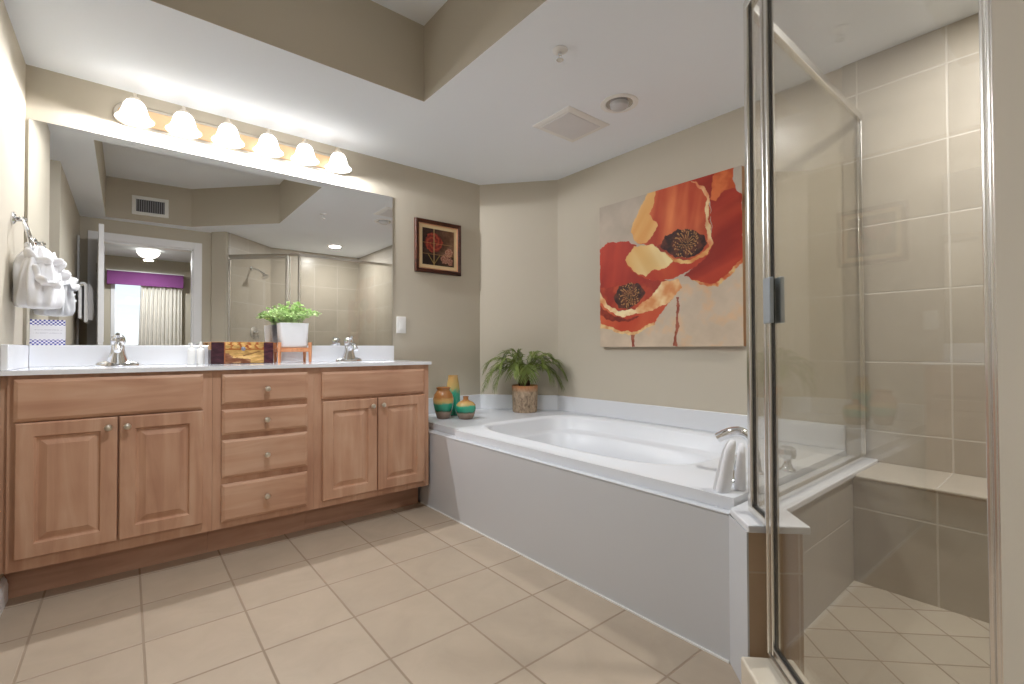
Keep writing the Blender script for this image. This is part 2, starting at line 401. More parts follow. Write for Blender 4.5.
bw = MB(); bw.box(-1.6, WX0, BY-0.1, BY, 0, CZ); bw.box(WX1, 2.4, BY-0.1, BY, 0, CZ); bw.box(WX0, WX1, BY-0.1, BY, WZ1, CZ); bw.box(WX0, WX1, BY-0.1, BY, 0, 0.12)
struct(bw, 'wall_bedroom_window', 'wall')
wf = MB(); wf.box(WX0, WX0+0.045, BY-0.08, BY+0.01, 0.12, WZ1); wf.box(WX1-0.045, WX1, BY-0.08, BY+0.01, 0.12, WZ1)
wf.box(WX0, WX1, BY-0.08, BY+0.01, WZ1-0.05, WZ1); wf.box(WX0, WX1, BY-0.08, BY+0.01, 0.12, 0.18)
win = struct(wf, 'window_1', 'trim', bevel=0.003)
MB().box(WX0+0.04, WX1-0.04, BY-0.045, BY-0.039, 0.17, WZ1-0.045).build('pane', 'glass', win)
# door casing and baseboards
CWD = 0.075
tr = MB()
for y0, y1 in ((-0.10, -0.085), (-0.235, -0.22)):
    tr.box(DX0-CWD, DX0, y0, y1, 0, DH+CWD); tr.box(DX1, DX1+CWD, y0, y1, 0, DH+CWD); tr.box(DX0, DX1, y0, y1, DH, DH+CWD)
tr.box(DX0-0.001, DX0+0.016, -0.22, -0.10, 0, DH); tr.box(DX1-0.016, DX1+0.001, -0.22, -0.10, 0, DH); tr.box(DX0, DX1, -0.22, -0.10, DH-0.016, DH)
struct(tr, 'trim_1', 'trim', bevel=0.003)
struct(MB().box(XL, XL+0.014, 0.10, 0.16, 0, 2.06), 'trim_2', 'trim', bevel=0.003)
def baseboard(name, p, q):
    d = (Vector(q)-Vector(p)).normalized(); n = Vector((-d.y, d.x))
    prof = [(0,0),(0.014,0),(0.014,0.062),(0.011,0.072),(0.011,0.080),(0.005,0.090),(0.004,0.096),(0,0.098)]
    ra = [(p[0]+n.x*a, p[1]+n.y*a, z) for a, z in prof]; rb = [(q[0]+n.x*a, q[1]+n.y*a, z) for a, z in prof]
    struct(MB().hexa(ra, rb), name, 'trim')
baseboard('baseboard_left', (XL, 2.69), (XL, 2.18))
baseboard('baseboard_left_front', (XL, 1.62), (XL, 0.17))
# door, opened into the bathroom beside the camera
def door():
    L, H, T = 0.775, 2.07, 0.036
    m = MB().box(0, L, -T, 0, 0.012, 0.012+H)
    o = struct(m, 'door_1', 'trim', bevel=0.002)
    o.location = (DX0+0.001, -0.082, 0); o.rotation_euler = (0, 0, math.radians(87.6))
    pn = MB()
    for (a, b_, c, d) in ((0.11, 0.35, 1.05, 1.92), (0.43, 0.67, 1.05, 1.92), (0.11, 0.35, 0.22, 0.92), (0.43, 0.67, 0.22, 0.92)):
        for y0, y1 in ((0, 0.005), (-T-0.005, -T)):
            pn.box(a, b_, y0, y1, c, d)
    pn.build('door_panel', 'trim', o, bevel=0.004)
    for z in (0.3, 1.05, 1.80):
        MB().tube([(-0.008, 0.004, z-0.045), (-0.008, 0.004, z+0.045)], 0.008).build('hinge', 'satin', o, smooth=True)
    for y, sg in ((0, 1), (-T, -1)):
        MB().tube([(L-0.06, y, 0.96), (L-0.06, y+sg*0.012, 0.96), (L-0.06, y+sg*0.014, 0.96), (L-0.06, y+sg*0.026, 0.96), (L-0.06, y+sg*0.038, 0.96), (L-0.06, y+sg*0.05, 0.96)],
                  [0.03, 0.03, 0.012, 0.014, 0.027, 0.018], 16).build('door_knob', 'nickel', o, smooth=True)
door()

# ---------------------------------------------------------------- shower walls, bench, curb
P_ = Vector((1.462, 0.640)); Q_ = Vector((1.376, 0.560)); R_ = Vector((0.876, 0.074))
FL, FR = (1.357, 0.609), (1.462, 0.508)       # face of the pier
KN = [(XR-0.008, 0.712), (1.455, 0.712), FL, FR, (1.560, 0.604), (XR-0.008, 0.604)]
struct(MB().prism(KN, 0.0, 0.4605), 'wall_knee', 'tile_pier')
struct(MB().prism([(XR-0.008, 0.6035), (1.5605, 0.6035), (1.5605, 0.598), (XR-0.008, 0.598)], 0.0, 0.460), 'wall_knee_tile', 'tile_y')
CAP = [(XR-0.009, 0.705), (1.448, 0.705), (1.345, 0.605), (1.466, 0.488), (1.570, 0.590), (XR-0.009, 0.590)]
tag(MB().prism(CAP, 0.461, 0.483).build('ledge_cap', 'marble', bevel=0.004), 'white marble cap on the low wall between the tub and the shower', 'ledge')
bench = thing('shower_bench', 'tan tiled bench seat across the far wall inside the shower', 'bench', (2.40, 0.2, 0))
def rel(mb, o):
    for v in mb.b.verts: v.co -= Vector(o.location)
    return mb
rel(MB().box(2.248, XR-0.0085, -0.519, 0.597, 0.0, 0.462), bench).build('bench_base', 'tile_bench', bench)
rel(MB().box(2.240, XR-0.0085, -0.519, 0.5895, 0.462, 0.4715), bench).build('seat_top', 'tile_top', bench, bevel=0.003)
struct(MB().prism([(1.50, 0.60), (0.90, 0.02), (1.44, -0.51), (2.5, -0.51), (2.5, 0.60)], 0.0, 0.05), 'floor_shower', 'tile_pan')
dd = (P_-R_).normalized(); nn = Vector((-dd.y, dd.x))
CU = [R_ + nn*0.082 - dd*0.010, R_ - nn*0.055 + dd*0.01, Q_ - nn*0.055 - dd*0.004, Q_ + nn*0.082 - dd*0.004]
tag(MB().prism(CU, 0.0, 0.130).build('shower_curb', 'curb', bevel=0.006), 'cream marble threshold on the floor under the shower door', 'threshold')

# ---------------------------------------------------------------- shower enclosure
def enclosure():
    t = thing('shower_enclosure', 'glass shower enclosure with polished metal frame and hinged door', 'shower enclosure', (P_.x, P_.y, 0))
    def bar(name, mat, p, q, z0, z1, w, parent=t, ext=0.0, shift=0.0, smooth=False, bevel=0.0025):
        p = Vector(p); q = Vector(q); d = (q-p).normalized(); n = Vector((-d.y, d.x))
        a, b_ = p-d*ext+n*shift, q+d*ext+n*shift
        m = MB().prism([a-n*w/2, b_-n*w/2, b_+n*w/2, a+n*w/2], z0, z1)
        o = rel(m, t).build(name, mat, parent, bevel=bevel)
        return o
    ZT = 2.040; far = Vector((XR-0.009, 0.640)); zc = 0.4835
    post = lambda c, w, z0, nm='post': bar(nm, 'satin', c-dd*w/2, c+dd*w/2, z0, ZT, w)
    post(P_, 0.024, zc)
    post(Q_+dd*0.009, 0.014, zc, 'post'); 
    bar('post', 'satin', Q_-dd*0.011-dd*0.006, Q_-dd*0.011+dd*0.006, 0.1305, ZT, 0.030)
    post(R_, 0.008, 0.1305, 'wall_jamb')
    bar('wall_jamb', 'satin', R_-dd*0.0105, R_-dd*0.0045, 0.1305, ZT, 0.012)
    bar('top_rail', 'satin', R_, P_, ZT-0.032, ZT, 0.026)
    bar('top_rail', 'satin', P_, far, ZT-0.032, ZT, 0.022)
    bar('bottom_rail', 'satin', Q_, P_, zc, zc+0.022, 0.024)
    bar('bottom_rail', 'satin', P_, far, zc, zc+0.018, 0.022)
    bar('sill_rail', 'satin', R_, Q_-dd*0.012, 0.1305, 0.150, 0.030)
    bar('wall_channel', 'satin', far-Vector((0.014,0)), far, zc, ZT, 0.018)
    bar('fixed_pane', 'glass', P_+Vector((0.012,0)), far-Vector((0.012,0)), zc+0.014, ZT-0.030, 0.006, bevel=0)
    bar('fixed_pane', 'glass', Q_+dd*0.014, P_-dd*0.012, zc+0.02, ZT-0.030, 0.006, bevel=0)
    for a in (P_-dd*0.0125, ):
        bar('gasket', 'gasket', a-dd*0.0045, a, zc+0.022, ZT-0.032, 0.007, bevel=0)
    bar('gasket', 'gasket', Q_+dd*0.016, P_-dd*0.012, zc+0.022, zc+0.026, 0.012, bevel=0)
    # the door
    d = bar('shower_door', 'glass', R_+dd*0.006, Q_-dd*0.022, 0.160, ZT-0.040, 0.006, bevel=0)
    bar('stile', 'satin', Q_-dd*0.036, Q_-dd*0.0175, 0.152, ZT-0.034, 0.022, d)
    bar('stile', 'satin', R_+dd*0.0045, R_+dd*0.013, 0.152, ZT-0.034, 0.010, d)
    bar('rail', 'satin', R_+dd*0.013, Q_-dd*0.036, 0.152, 0.172, 0.020, d)
    bar('rail', 'satin', R_+dd*0.013, Q_-dd*0.036, ZT-0.056, ZT-0.034, 0.020, d)
    bar('gasket', 'gasket', Q_-dd*0.041, Q_-dd*0.036, 0.172, ZT-0.056, 0.0065, d, bevel=0)
    bar('gasket', 'gasket', R_+dd*0.013, Q_-dd*0.041, 0.172, 0.176, 0.009, d, bevel=0)
    bar('pull_handle', 'handle', Q_-dd*0.062, Q_-dd*0.020, 1.045, 1.168, 0.012, d, shift=0.0135)
    bar('pull_handle', 'handle', Q_-dd*0.062, Q_-dd*0.020, 1.045, 1.168, 0.012, d, shift=-0.0135)
    return t
enclosure()
def shower_fittings():
    s = Vector((JX, JY, 0)); dn3 = Vector((dn.x, dn.y, 0)); nrm = Vector((-dn.y, dn.x, 0))
    off_ = 0.0085
    c = s + dn3*0.43 + nrm*off_
    t = thing('overhead_shower', 'chrome shower head on a bent arm high on the shower wall', 'shower head', (c.x, c.y, 1.955))
    mt = nrm.to_track_quat('Z', 'Y').to_matrix().to_4x4()
    MB().lathe([(0.028,0),(0.028,0.004),(0.018,0.010)], 20, mat=mt).build('escutcheon', 'chrome', t, smooth=True)
    arm = [Vector((0,0,0)), nrm*0.05+Vector((0,0,0.0)), nrm*0.10+Vector((0,0,-0.02)), nrm*0.15+Vector((0,0,-0.065))]
    MB().tube(bez(*arm), 0.009).build('shower_arm', 'chrome', t, smooth=True)
    dr = (nrm*0.7+Vector((0,0,-1))).normalized(); m2 = Matrix.Translation(arm[-1]) @ dr.to_track_quat('Z', 'Y').to_matrix().to_4x4()
    MB().lathe([(0.010,-0.012),(0.016,0.0),(0.018,0.018),(0.040,0.038),(0.044,0.052),(0.040,0.056),(0.001,0.054)], 24, mat=m2).build('spray_face', 'chrome', t, smooth=True)
    c = s + dn3*0.49 + nrm*off_
    t = thing('shower_valve', 'round chrome shower valve plate with lever below the shower head', 'shower valve', (c.x, c.y, 1.18))
    MB().lathe([(0.078,0),(0.078,0.004),(0.060,0.012),(0.03,0.016)], 28, mat=mt).build('escutcheon', 'chrome', t, smooth=True)
    MB().tube([nrm*0.012, nrm*0.04, nrm*0.055, nrm*0.062], [0.022,0.024,0.018,0.006], 16).tube([nrm*0.045, nrm*0.06+Vector((0,0,-0.07))], [0.010, 0.006]).build('lever', 'chrome', t, smooth=True)
shower_fittings()

# ---------------------------------------------------------------- vanity
FY = 2.565; TOPZ = 0.902; CT = 0.018
def raised_panel(m, x0, x1, z0, z1, y):
    """a frame-and-panel door front facing -Y with its outer face at y"""
    fw = 0.058; t = 0.019; cov = 0.011
    P = [(x0, x1, z0, z1, y+t), (x0, x1, z0, z1, y+0.004), (x0+0.004, x1-0.004, z0+0.004, z1-0.004, y), (x0+fw-0.006, x1-fw+0.006, z0+fw-0.006, z1-fw+0.006, y),
         (x0+fw, x1-fw, z0+fw, z1-fw, y+cov), (x0+fw+0.006, x1-fw-0.006, z0+fw+0.006, z1-fw-0.006, y+cov),
         (x0+fw+0.030, x1-fw-0.030, z0+fw+0.030, z1-fw-0.030, y+0.002)]
    m.rings([[(a, yy, c), (b, yy, c), (b, yy, d), (a, yy, d)] for a, b, c, d, yy in P])
def slab_front(m, x0, x1, z0, z1, y):
    P = [(x0, x1, z0, z1, y+0.019), (x0, x1, z0, z1, y+0.006), (x0+0.010, x1-0.010, z0+0.010, z1-0.010, y+0.001), (x0+0.013, x1-0.013, z0+0.013, z1-0.013, y)]
    m.rings([[(a, yy, c), (b, yy, c), (b, yy, d), (a, yy, d)] for a, b, c, d, yy in P])
def knob(parent, x, y, z):
    mt = Matrix.Translation((x, y, z)) @ Matrix.Rotation(PI/2, 4, 'X')
    return MB().lathe([(0.006,0),(0.005,0.010),(0.008,0.013),(0.0130,0.016),(0.0140,0.020),(0.011,0.025),(0.005,0.027)], 18, mat=mt).build('knob', 'nickel', parent, smooth=True)
def cabinet(name, label, x0, x1, fronts, left_end=False, right_end=False):
    """x0..x1 along the wall; fronts = list of (kind, x0, x1, z0, z1, knob x, knob z)"""
    t = thing(name, label, 'cabinet', ((x0+x1)/2, 2.80, 0), group=None)
    ox, oy = (x0+x1)/2, 2.80
    m = MB(); a, b_, zt = x0-ox, x1-ox, TOPZ-CT-0.0005
    m.box(a, b_, FY-oy, FY+0.019-oy, 0.144, zt); m.box(a, a+0.016, FY+0.019-oy, YW-0.005-oy, 0.144, zt); m.box(b_-0.016, b_, FY+0.019-oy, YW-0.005-oy, 0.144, zt)
    m.box(a+0.016, b_-0.016, FY+0.019-oy, YW-0.005-oy, 0.144, 0.160); m.box(a+0.016, b_-0.016, YW-0.013-oy, YW-0.005-oy, 0.160, zt)
    m.build('body', 'wood_v', t)
    k = MB(); k.box((x0 if x0 > -0.3 else XL+0.001)-ox, x1-ox, 2.700-oy, 2.715-oy, 0.0, 0.1435); k.build('toe_kick', 'wood_k', t)
    for kind, a, b, c, d, kx, kz in fronts:
        m = MB(); y = FY-0.0195-oy
        if kind == 'door': raised_panel(m, a-ox, b-ox, c, d, y); o = m.build('door', 'wood_v', t)
        else:
            slab_front(m, a-ox, b-ox, c, d, y); o = m.build('drawer' if kind == 'drawer' else 'false_drawer_front', 'wood_h', t)
        if kx is not None: knob(o, kx-ox, y-0.0, kz)
    return t
cabinet('vanity_cabinet', 'wide maple sink cabinet at the left end of the vanity, under the left faucet', -0.348, 0.3055,
        [('false', -0.330, 0.268, 0.708, 0.868, None, None), ('door', -0.326, -0.030, 0.190, 0.702, -0.059, 0.662), ('door', -0.024, 0.270, 0.190, 0.702, 0.001, 0.661)])
cabinet('drawer_cabinet', 'maple cabinet of four stacked drawers in the middle of the vanity', 0.3065, 0.757,
        [('drawer', 0.342, 0.722, 0.722, 0.862, 0.530, 0.787), ('drawer', 0.342, 0.722, 0.578, 0.697, 0.528, 0.637),
         ('drawer', 0.342, 0.722, 0.378, 0.555, 0.530, 0.467), ('drawer', 0.342, 0.722, 0.176, 0.350, 0.530, 0.266)])
cabinet('vanity_cabinet', 'narrower maple sink cabinet at the right end of the vanity beside the bathtub', 0.758, 1.434,
        [('false', 0.794, 1.396, 0.715, 0.858, None, None), ('door', 0.797, 1.097, 0.180, 0.703, 1.066, 0.660), ('door', 1.103, 1.400, 0.180, 0.703, 1.128, 0.662)])
MB().box(-0.368, -0.3485, 2.575, 2.60, 0.144, TOPZ-CT-0.001).build('filler', 'wood_v', bpy.data.objects['vanity_cabinet'], loc=(-((-0.348+0.3055)/2), -2.80, 0))

def counter():
    t = thing('vanity_countertop', 'long white moulded countertop with two sinks over the maple vanity', 'countertop', (0.536, 2.81, TOPZ-CT))
    X0, X1, Y0, Y1 = XL+0.001, 1.444, 2.544, YW-0.001
    ox, oy, oz = t.location
    b = bmesh.new()
    oe = [b.verts.new((x-ox, y-oy, TOPZ-oz)) for x, y in ((X0,Y0),(X1,Y0),(X1,Y1),(X0,Y1))]
    es = [b.edges.new((oe[i], oe[(i+1)%4])) for i in range(4)]
    bowls = []
    for cx in (-0.035, 1.085):
        ring = [b.verts.new((x-ox, y-oy, TOPZ-oz)) for x, y, z in superring(cx, 2.775, 0.215, 0.150, 0, 2.0, 40)]
        es += [b.edges.new((ring[i], ring[(i+1)%40])) for i in range(40)]; bowls.append((cx, ring))
    bmesh.ops.triangle_fill(b, edges=es, use_beauty=True)
    for f in [f for f in b.faces if any((f.calc_center_median()-Vector((cx-ox, 2.775-oy, TOPZ-oz))).length < 0.10 for cx, _ in bowls) and len(f.verts) == 3 and all(any(v in r for _, r in bowls) for v in f.verts)]:
        b.faces.remove(f)
    for cx, ring in bowls:
        prev = ring
        for s_, dz in ((0.97, -0.008), (0.90, -0.05), (0.72, -0.10), (0.40, -0.125), (0.08, -0.130)):
            cur = [b.verts.new((x-ox, y-oy, TOPZ+dz-oz)) for x, y, z in superring(cx, 2.775, 0.215*s_, 0.150*s_, 0, 2.0, 40)]
            for i in range(40): b.faces.new((prev[i], prev[(i+1)%40], cur[(i+1)%40], cur[i]))
            prev = cur
        b.faces.new(prev)
    lo = [b.verts.new((v.co.x, v.co.y, TOPZ-CT-oz)) for v in oe]
    for i in range(4): b.faces.new((oe[i], oe[(i+1)%4], lo[(i+1)%4], lo[i]))
    m = MB(); m.b.free(); m.b = b
    m.build('counter_slab', 'marble', t, smooth=True)
    rel3 = lambda mb: [setattr(v, 'co', v.co-t.location) for v in mb.b.verts] and mb
    mb = MB().box(X0+0.022, 1.436, YW-0.021, YW-0.001, TOPZ+0.0003, 1.002); rel3(mb); mb.build('backsplash', 'marble', t, bevel=0.003)
    mb = MB().box(X0, X0+0.021, 2.57, YW-0.001, TOPZ+0.0003, 1.002); rel3(mb); mb.build('side_splash', 'marble', t, bevel=0.003)
    for cx in (-0.035, 1.085):
        mb = MB().lathe([(0.024,0),(0.024,0.003),(0.014,0.004),(0.012,0.001)], 20, cx, 2.775, TOPZ-0.130+0.0005); rel3(mb); mb.build('drain', 'chrome', t, smooth=True)
counter()
tag(MB().box(-0.358, 1.4305, YW-0.006, YW-0.0005, 1.0035, 2.043).build('wall_mirror', 'mirror'), 'large frameless mirror on the wall above the vanity', 'mirror')

def faucet(label, x, y, rz):
    t = thing('faucet', label, 'faucet', (x, y, TOPZ+0.0004), rz, 'chrome sink faucets')
    MB().rings([superring(0, 0, a, b_, z, 2.4, 32) for a, b_, z in ((0.084,0.028,0),(0.084,0.028,0.006),(0.078,0.024,0.016),(0.055,0.020,0.024),(0.030,0.016,0.026))]).build('base_plate', 'chrome', t, smooth=True)
    MB().rings([superring(0, yy, a, b_, z, 2.6, 28) for a, b_, z, yy in ((0.044,0.026,0.012,0),(0.040,0.026,0.03,0),(0.031,0.025,0.06,0),(0.026,0.024,0.085,-0.002),(0.024,0.022,0.098,-0.003),(0.012,0.012,0.102,-0.003))]).build('body', 'chrome', t, smooth=True)
    sp = bez((0,-0.005,0.075), (0,-0.05,0.115), (0,-0.10,0.105), (0,-0.125,0.070), 10)
    MB().tube(sp, [0.020,0.019,0.018,0.0165,0.0155,0.015,0.0145,0.014,0.0135,0.013,0.0125], 14).build('spout', 'chrome', t, smooth=True)
    h = MB(); h.lathe([(0.020,0.098),(0.026,0.106),(0.029,0.120),(0.027,0.136),(0.020,0.147),(0.010,0.152),(0.001,0.153)], 22, 0, 0.0)
    h.tube(bez((0,0.0,0.128),(0,-0.02,0.14),(0.0,-0.035,0.15),(0.0,-0.05,0.152),5), [0.012,0.011,0.010,0.009,0.009,0.007], 10)
    h.build('lever_handle', 'chrome', t, smooth=True)
faucet('chrome single-lever faucet at the left sink under the towel ring', -0.036, 2.950, 0)
faucet('chrome single-lever faucet at the right sink beside the planter', 1.082, 2.950, 0)

# ---------------------------------------------------------------- vanity light bar
def vanity_light():
    t = thing('vanity_light', 'six-light bar with bell shades mounted above the wall mirror', 'light fixture', (0.535, YW, 2.17))
    def plate(hw, hh, y0, y1, nm, mat):
        ring = lambda y, g: [(math.copysign(hw-hh, math.cos(a))+(hh-g)*math.cos(a), y, (hh-g)*math.sin(a)) for a in [2*PI*(i+0.5)/48 for i in range(48)]]
        MB().rings([ring(y1, 0), ring(y0+0.004, 0), ring(y0, 0.004)]).build(nm, mat, t, smooth=True)
    plate(0.600, 0.058, -0.014, -0.0005, 'back_plate', 'nickel'); plate(0.582, 0.043, -0.022, -0.0145, 'face_plate', 'plate')
    for i in range(6):
        x = -0.515 + 0.199*i; y = -0.120
        a = MB(); a.tube(bez((x,-0.022,0.010),(x,-0.06,0.005),(x,-0.07,0.085),(x,-0.100,0.075),6)+bez((x,-0.100,0.075),(x,-0.115,0.072),(x,y,0.068),(x,y,0.045),5)[1:], 0.007, 10)
        a.lathe([(0.018,0.050),(0.024,0.040),(0.025,0.018),(0.020,0.016)], 20, x, y)
        am = a.build('arm', 'nickel', t, smooth=True)
        prof = [(0.024,0.034),(0.034,0.029),(0.044,0.014),(0.050,-0.008),(0.055,-0.026),(0.060,-0.038),(0.068,-0.048),(0.078,-0.058)]
        s_ = MB(); s_.lathe(prof, 32, x, y, 0, cap=False); sh = s_.build('lamp_shade', 'shade', t, smooth=True, ang=3)
        md = sh.modifiers.new('thick', 'SOLIDIFY'); md.thickness = 0.003
        b = MB(); b.lathe([(0.012,0.016),(0.013,-0.010),(0.022,-0.030),(0.026,-0.036),(0.022,-0.046),(0.012,-0.053),(0.001,-0.054)], 18, x, y)
        b.build('bulb', 'bulb', sh, smooth=True)
        ld = bpy.data.lights.new('vanity_lamp', 'POINT'); ld.energy = E_VANITY; ld.color = (0.965, 0.97, 1.0); ld.shadow_soft_size = 0.011
        lo = bpy.data.objects.new('vanity_lamp', ld); COL.objects.link(lo); lo.location = (0.535+x, YW+y, 2.17-0.066)
vanity_light()

# ---------------------------------------------------------------- painted pictures
def in_poly(u, v, poly):
    ins = np.zeros(u.shape, bool); n = len(poly); j = n-1
    for i in range(n):
        xi, yi = poly[i]; xj, yj = poly[j]
        c = ((yi > v) != (yj > v)) & (u < (xj-xi)*(v-yi)/((yj-yi) if abs(yj-yi) > 1e-9 else 1e-9)+xi)
        ins ^= c; j = i
    return ins
def wob(u, v, f, s):
    return (np.sin(u*f+s)*np.cos(v*f*1.3+s*2.1)+0.6*np.sin(u*f*2.3+v*f*1.7+s*3.3)+0.35*np.sin(u*f*4.1-v*f*3.7+s))/1.95
def fnoise(u, v, f, s, rot=0.0):
    r = 0
    for k in range(5):
        a = rot+k*1.3+s; fu = f*(1.7**k); r = r + (0.62**k)*np.sin((u*math.cos(a)+v*math.sin(a))*fu+s*5+1.3*np.sin((v*math.cos(a)-u*math.sin(a))*fu*0.9+s*2))
    return r/2.2
def lin(c):
    c = np.asarray(c, float)/255; return np.where(c <= 0.04045, c/12.92, ((c+0.055)/1.055)**2.4)
def painted_grid(name, w, h, nx, ny, fn, mat, parent, axes, loc, thick=None):
    """a fine sheet whose paint is stored per vertex; axes = (right, down) unit vectors; loc = top left corner"""
    r, d = Vector(axes[0]), Vector(axes[1])
    U, V = np.meshgrid(np.linspace(0, 1, nx), np.linspace(0, 1, ny))
    colr = fn(U, V).reshape(-1, 3)
    co = [tuple(r*(w*a)+d*(h*b_)) for a, b_ in zip(U.ravel(), V.ravel())]
    fs = [(j*nx+i, (j+1)*nx+i, (j+1)*nx+i+1, j*nx+i+1) for j in range(ny-1) for i in range(nx-1)]
    me = bpy.data.meshes.new(name); me.from_pydata(co, [], fs)
    at = me.attributes.new('paint', 'FLOAT_COLOR', 'POINT')
    at.data.foreach_set('color', np.concatenate([lin(np.clip(colr, 0, 255)), np.ones((len(colr), 1))], 1).ravel().astype(np.float32))
    me.materials.append(M[mat]); o = bpy.data.objects.new(name, me); COL.objects.link(o); o.parent = parent; o.location = loc
    return o
POP = {
'backpetal':[(0.699,-0.003),(0.871,-0.02),(0.951,-0.003),(0.959,0.108),(1.0,0.167),(1.005,0.512),(0.939,0.578),(0.854,0.644),(0.764,0.632),(0.651,0.57),(0.801,0.466),(0.827,0.332),(0.819,0.158),(0.773,0.052)],
'backlight':[(0.836,0.008),(0.88,-0.018),(0.951,-0.003),(0.959,0.116),(0.897,0.117),(0.845,0.164),(0.822,0.142)],
'fringe':[(1.005,0.509),(0.939,0.569),(0.854,0.636),(0.764,0.625),(0.699,0.597),(0.764,0.642),(0.857,0.655),(0.946,0.595),(1.005,0.532)],
'top':[(0.265,0.228),(0.289,0.163),(0.346,0.068),(0.402,-0.006),(0.489,-0.022),(0.699,-0.003),(0.783,0.063),(0.815,0.14),(0.822,0.297),(0.827,0.392),(0.792,0.447),(0.67,0.473),(0.581,0.433),(0.489,0.363),(0.312,0.315)],
'topcream':[(0.265,0.228),(0.289,0.163),(0.346,0.068),(0.402,-0.006),(0.457,-0.011),(0.45,0.073),(0.413,0.141),(0.472,0.219),(0.435,0.282),(0.369,0.324),(0.312,0.315)],
'topedge':[(0.699,-0.003),(0.786,0.06),(0.819,0.141),(0.804,0.241),(0.822,0.331),(0.833,0.402),(0.81,0.436),(0.801,0.379),(0.793,0.291),(0.786,0.22),(0.797,0.136),(0.764,0.067)],
'heart':[(0.489,0.363),(0.52,0.303),(0.612,0.279),(0.708,0.298),(0.773,0.343),(0.801,0.396),(0.773,0.435),(0.689,0.467),(0.592,0.444)],
'front':[(0.218,0.41),(0.289,0.331),(0.435,0.339),(0.51,0.404),(0.592,0.462),(0.689,0.485),(0.792,0.443),(0.833,0.402),(0.81,0.458),(0.727,0.525),(0.612,0.569),(0.489,0.585),(0.357,0.546),(0.265,0.486)],
'frontcream':[(0.218,0.41),(0.289,0.331),(0.435,0.339),(0.51,0.404),(0.581,0.464),(0.535,0.504),(0.435,0.507),(0.38,0.538),(0.289,0.498)],
'frontrim':[(0.51,0.4),(0.592,0.457),(0.689,0.48),(0.792,0.437),(0.836,0.395),(0.801,0.46),(0.699,0.5),(0.592,0.482)],
'left':[(-0.0,0.305),(0.068,0.264),(0.242,0.283),(0.312,0.327),(0.218,0.41),(0.289,0.498),(0.402,0.56),(0.535,0.586),(0.489,0.626),(0.312,0.707),(0.068,0.668),(0.0,0.611)],
'leftheart':[(0.119,0.652),(0.169,0.585),(0.265,0.565),(0.346,0.593),(0.38,0.645),(0.323,0.708),(0.242,0.746),(0.157,0.726)],
'lower':[(0.0,0.611),(0.068,0.71),(0.169,0.757),(0.289,0.755),(0.424,0.677),(0.499,0.599),(0.612,0.587),(0.635,0.64),(0.551,0.725),(0.484,0.795),(0.441,0.853),(0.289,0.916),(0.169,0.899),(0.068,0.865),(0.0,0.853)],
'lowercream':[(0.0,0.6),(0.068,0.704),(0.169,0.753),(0.289,0.749),(0.424,0.669),(0.499,0.59),(0.612,0.583),(0.635,0.64),(0.547,0.728),(0.489,0.739),(0.413,0.772),(0.289,0.78),(0.193,0.799),(0.094,0.757),(0.0,0.684)],
'lowerfringe':[(0.0,0.832),(0.094,0.86),(0.181,0.889),(0.289,0.902),(0.435,0.84),(0.45,0.854),(0.289,0.922),(0.169,0.907),(0.068,0.876),(0.0,0.861)],
'dark1':[(0.0,0.705),(0.094,0.774),(0.218,0.81),(0.335,0.796),(0.289,0.82),(0.169,0.83),(0.055,0.803),(0.0,0.764)],
'fill1':[(0.457,0.358),(0.612,0.31),(0.827,0.366),(0.815,0.459),(0.612,0.514),(0.489,0.448)],
'fill2':[(0.0,0.579),(0.51,0.583),(0.335,0.767),(0.068,0.735)],
'stem1':[(0.6,0.692),(0.617,0.693),(0.612,0.856),(0.596,1.002),(0.573,1.002),(0.596,0.837)],
'stem2':[(0.265,0.918),(0.293,0.918),(0.289,1.001),(0.268,1.001)],
}
